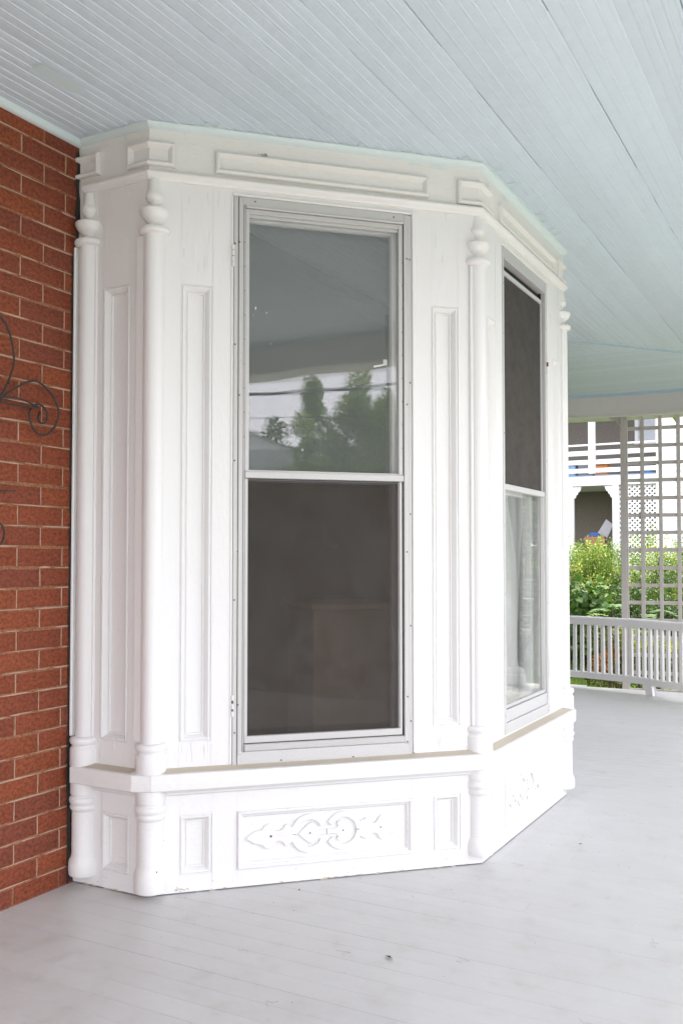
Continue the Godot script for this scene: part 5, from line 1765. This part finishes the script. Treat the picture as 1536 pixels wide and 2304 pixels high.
	for en in ends:
		var po := thing("utility_pole", Vector3(en.x, -0.6, en.z), ["wooden utility pole at the left end of the overhead cables", "wooden utility pole at the right end of the overhead cables"][j], "utility pole", "utility poles")
		var pm := Mb.new()
		tube(pm, [Vector3(en.x, -0.6, en.z), Vector3(en.x, 7.0, en.z)], 0.14, 10, 0.1)
		put("pole", pm, M.pole, po)
		j += 1
	j = 0
	for q in [[0.030, 5.2, 1.05, 0.55, "thick black overhead cable"], [0.006, 6.0, 1.15, 0.3, "thin upper overhead wire"], [0.006, 4.7, 1.0, 0.35, "thin lower overhead wire"]]:
		var wm := Mb.new()
		var pts := []
		for i in 33:
			var u := i / 32.0
			var p: Vector3 = ends[0].lerp(ends[1], u)
			p.y = q[1] + (u - 0.5) * q[3] * 2.4 - q[2] * (1.0 - pow(2.0 * u - 1.0, 2.0))
			pts.append(p)
		tube(wm, pts, q[0], 5)
		tag(put("overhead_cable", wm, M.wire), q[4] + " across the street, mirrored in the near window", "cable", "overhead cables")
		j += 1

# ---------------------------------------------------------------- small debris on the floor
func build_debris() -> void:
	var lf := [[Vector3(0.134, 0.002, -2.691), 0.9, 0.018, "dark curled leaf scrap on the floor boards in the foreground"], [Vector3(0.934, 0.002, -3.740), 0.2, 0.009, "small brown leaf bit on the floor right of the bay"], [Vector3(-0.142, 0.002, -3.23), 1.7, 0.012, "dry tuft of straw at the foot of the bay's near face"]]
	for q in lf:
		var mb := Mb.new()
		var p: Vector3 = q[0]
		var d: Vector3 = Vector3(cos(q[1]), 0, sin(q[1])) * q[2]
		var c: Vector3 = Vector3(-sin(q[1]), 0, cos(q[1])) * q[2] * 0.3
		mb.quad(p - d, p + c + Vector3(0, 0.004, 0), p + d + Vector3(0, 0.002, 0), p - c, Vector3.UP)
		mb.tri(p - d, p - c, p + d * 0.2 + Vector3(0, 0.006, 0), Vector3.UP)
		var m := mat("dead_leaf", lin(0.05, 0.035, 0.025) if q[2] < 0.011 or q[2] > 0.015 else lin(0.3, 0.22, 0.13), 0.9, {"two": true})
		tag(put("dead_leaf", mb, m), q[3], "leaf")
	var ch := Mb.new()
	var dk := Mb.new()
	var r := RandomNumberGenerator.new()
	r.seed = 9
	for k in 60:
		var a := r.randf()
		var p := P3.lerp(P4, a) + (NW * r.randf_range(0.02, 0.5)) + DW * r.randf_range(-0.3, 0.2)
		if k > 40:
			p = P2.lerp(P3, r.randf()) + w2(frame(P2, dirv(TH + PI / 4)).basis.z) * r.randf_range(0.01, 0.3)
		var s := r.randf_range(0.0015, 0.005)
		var c := w3(p, 0.0016)
		var d := Vector3(r.randfn(), 0, r.randfn()).normalized() * s
		var e := Vector3(-d.z, 0, d.x) * 0.5
		ch.quad(c - d, c - e + Vector3(0, 0.001, 0), c + d, c + e + Vector3(0, 0.0015, 0), Vector3.UP)
	for k in 160:
		var p := nt(r.randf_range(-1.9, 0.2), r.randf_range(1.6, 6.0))
		var s := r.randf_range(0.0006, 0.0022)
		var c := w3(p, 0.0012)
		var d := Vector3(r.randfn(), 0, r.randfn()).normalized() * s
		var e := Vector3(-d.z, 0, d.x) * r.randf_range(0.3, 0.9)
		dk.quad(c - d, c - e, c + d, c + e + Vector3(0, 0.0008, 0), Vector3.UP)
	for k in 9:
		# long fine scratches and hairs
		var p := nt(r.randf_range(-1.6, 0.1), r.randf_range(1.7, 5.0))
		var pts := []
		var dirr := r.randf() * TAU
		for i in 6:
			pts.append(w3(p + Vector2.from_angle(dirr + i * r.randf_range(-0.25, 0.35)) * 0.008 * i, 0.0008))
		tube(dk, smooth_path(pts, 3), 0.00022, 3)
	tag(stuff(put("floor_grit", dk, M.screw)), "fine dark grit and hairs scattered over the floor boards", "grit")
	tag(stuff(put("paint_chips", ch, M.mortar_pale)), "scattered paint chips on the floor boards along the bay", "paint chips")

# chips, drips and smudges on the painted wood
func blot(mb: Mb, f: Transform3D, s: float, y: float, o: float, w: float, h: float, r: RandomNumberGenerator) -> void:
	var n := 9
	var pts := []
	for i in n:
		var a := TAU * i / n
		var q := r.randf_range(0.55, 1.15)
		pts.append(f * Vector3(s + cos(a) * w * q, y + sin(a) * h * q, o))
	for i in n:
		mb.tri(f * Vector3(s, y, o + 0.0003), pts[i], pts[(i + 1) % n], f.basis.z)

func paint_flaws(bay: Node3D, fa: Transform3D, fb: Transform3D, fc: Transform3D) -> void:
	var r := RandomNumberGenerator.new()
	r.seed = 4411
	var dr := Mb.new()
	for q in [[fb, 0.345, 2.574, 0.0022, 0.020], [fb, 0.118, 2.578, 0.002, 0.010], [fa, 0.215, 2.573, 0.007, 0.016], [fa, 0.098, 2.52, 0.004, 0.012], [fb, 0.96, 2.572, 0.03, 0.006], [fb, 1.05, 2.57, 0.04, 0.007], [fc, 0.10, 2.56, 0.03, 0.012], [fc, 0.30, 2.57, 0.05, 0.007]]:
		blot(dr, q[0], q[1], q[2], 0.0008, q[3], q[4], r)
	put("paint_drip", dr, M.aqua, bay)
	var ch := Mb.new()
	for k in 70:
		var f: Transform3D = [fa, fb, fb, fb, fc][k % 5]
		var l: float = [0.3, 1.2, 1.2, 1.2, 1.1][k % 5]
		var y := r.randf_range(0.004, 0.05) if r.randf() < 0.6 else r.randf_range(0.05, 2.55)
		var w := r.randf_range(0.0005, 0.0016)
		blot(ch, f, r.randf_range(0.03, l - 0.03), y, 0.0007, w, w * r.randf_range(0.5, 1.6), r)
	put("paint_chip", ch, M.screw, bay)
	var gr := Mb.new()
	for k in 40:
		var f: Transform3D = [fb, fb, fc, fa][k % 4]
		var l: float = [1.2, 1.2, 1.1, 0.3][k % 4]
		blot(gr, f, r.randf_range(0.03, l - 0.03), 2.436 + r.randf_range(-0.001, 0.003), 0.0006, r.randf_range(0.004, 0.03), r.randf_range(0.0006, 0.0018), r)
	for k in 30:
		var f: Transform3D = [fb, fb, fa][k % 3]
		var l: float = [1.2, 1.2, 0.3][k % 3]
		blot(gr, f, r.randf_range(0.03, l - 0.03), r.randf_range(0.001, 0.006), 0.0006, r.randf_range(0.004, 0.02), r.randf_range(0.001, 0.003), r)
	blot(gr, fb, 0.395, 2.5285, 0.012, 0.014, 0.005, r)
	for k in 14:
		blot(gr, fb, 0.118 + r.randfn() * 0.012, 0.008 + absf(r.randfn()) * 0.004, 0.0008 + k * 0.0001, 0.004, 0.002, r)
	put("grime_smudge", gr, M.tan, bay)
	var gg := Mb.new()
	blot(gg, fb, 0.035, 0.095, 0.0505, 0.0024, 0.0036, r)
	for k in 12:
		blot(gg, fb, 0.395 + r.randfn() * 0.008, 2.531 + r.randfn() * 0.002, 0.0185, 0.0025, 0.0016, r)
	put("mud_spot", gg, M.rust, bay)
	# raised ridges where older paint has run
	var rd := Mb.new()
	for k in 90:
		var f: Transform3D = [fa, fb, fb, fc][k % 4]
		var l: float = [0.3, 1.2, 1.2, 1.1][k % 4]
		var s := r.randf_range(0.05, l - 0.05)
		if (k % 4 == 1 or k % 4 == 2) and s > 0.27 and s < 0.96:
			s = r.randf_range(0.05, 0.27)
		if k % 4 == 3 and s > 0.24 and s < 0.88:
			continue
		var y := r.randf_range(2.08, 2.38) if r.randf() < 0.6 else r.randf_range(0.43, 0.49)
		var h := r.randf_range(0.006, 0.05)
		var w := r.randf_range(0.0006, 0.0013)
		rd.quad(f * Vector3(s - w, y, 0.0), f * Vector3(s, y, 0.0011), f * Vector3(s, y + h, 0.0011), f * Vector3(s - w, y + h, 0.0), f.basis * Vector3(-1, 0, 1))
		rd.quad(f * Vector3(s + w, y, 0.0), f * Vector3(s, y, 0.0011), f * Vector3(s, y + h, 0.0011), f * Vector3(s + w, y + h, 0.0), f.basis * Vector3(1, 0, 1))
	put("paint_ridge", rd, M.white, bay)

func railing(run: Array, at0: Vector2, label: String, feet: Array) -> void:
	var rl := thing("porch_railing", w3(at0, 0), label, "railing")
	var rp := pv2(run)
	var mb := Mb.new()
	sweep(mb, rp, pv2([[0.034, 0.546], [0.034, 0.602], [0.028, 0.610], [0.012, 0.6155], [-0.012, 0.6155], [-0.028, 0.610], [-0.034, 0.602], [-0.034, 0.546]]), true, true)
	put("top_rail", mb, M.rail, rl)
	mb = Mb.new()
	sweep(mb, rp, pv2([[0.028, 0.084], [0.028, 0.130], [0.022, 0.138], [-0.022, 0.138], [-0.028, 0.130], [-0.028, 0.084]]), true, true)
	put("bottom_rail", mb, M.rail, rl)
	var bal := Mb.new()
	box(bal, Transform3D(), Vector3(-0.0145, -0.205, -0.0135), Vector3(0.0145, 0.205, 0.0135), 0.002)
	var bmesh := bal.mesh(Vector3.ZERO)
	var d := 0.05
	var total := path_len(run)
	while d < total:
		var q := path_at(run, d)
		var o := MeshInstance3D.new()
		o.name = "baluster"
		o.mesh = bmesh
		o.material_override = M.rail
		var f := frame(q[0], q[1])
		o.transform = Transform3D(f.basis.rotated(f.basis.z, rng.randf_range(-0.008, 0.008)), f.origin + Vector3(0, 0.342, 0) - rl.position)
		rl.add_child(o, true)
		d += 0.0665
	var fin := path_at(run, total - 0.01)
	bar(rl, frame(fin[0], fin[1]), "newel_post", 0.0, 0.09, 0.0, 0.70, -0.045, 0.045, M.rail, 0.006)
	bar(rl, frame(fin[0], fin[1]), "newel_cap", -0.012, 0.102, 0.7005, 0.725, -0.057, 0.057, M.rail, 0.006)
	for at in feet:
		var ft := Mb.new()
		var f := frame(at, Vector2(0.62, -0.78))
		var q := pv2([[-0.032, 0.084], [0.032, 0.084], [0.047, 0.0], [-0.02, 0.0]])
		relief(ft, f, q, -0.03, 0.03, 0.002)
		relief(ft, f, q, 0.0, -0.03, 0.002)
		put("foot_block", ft, M.rail, rl)
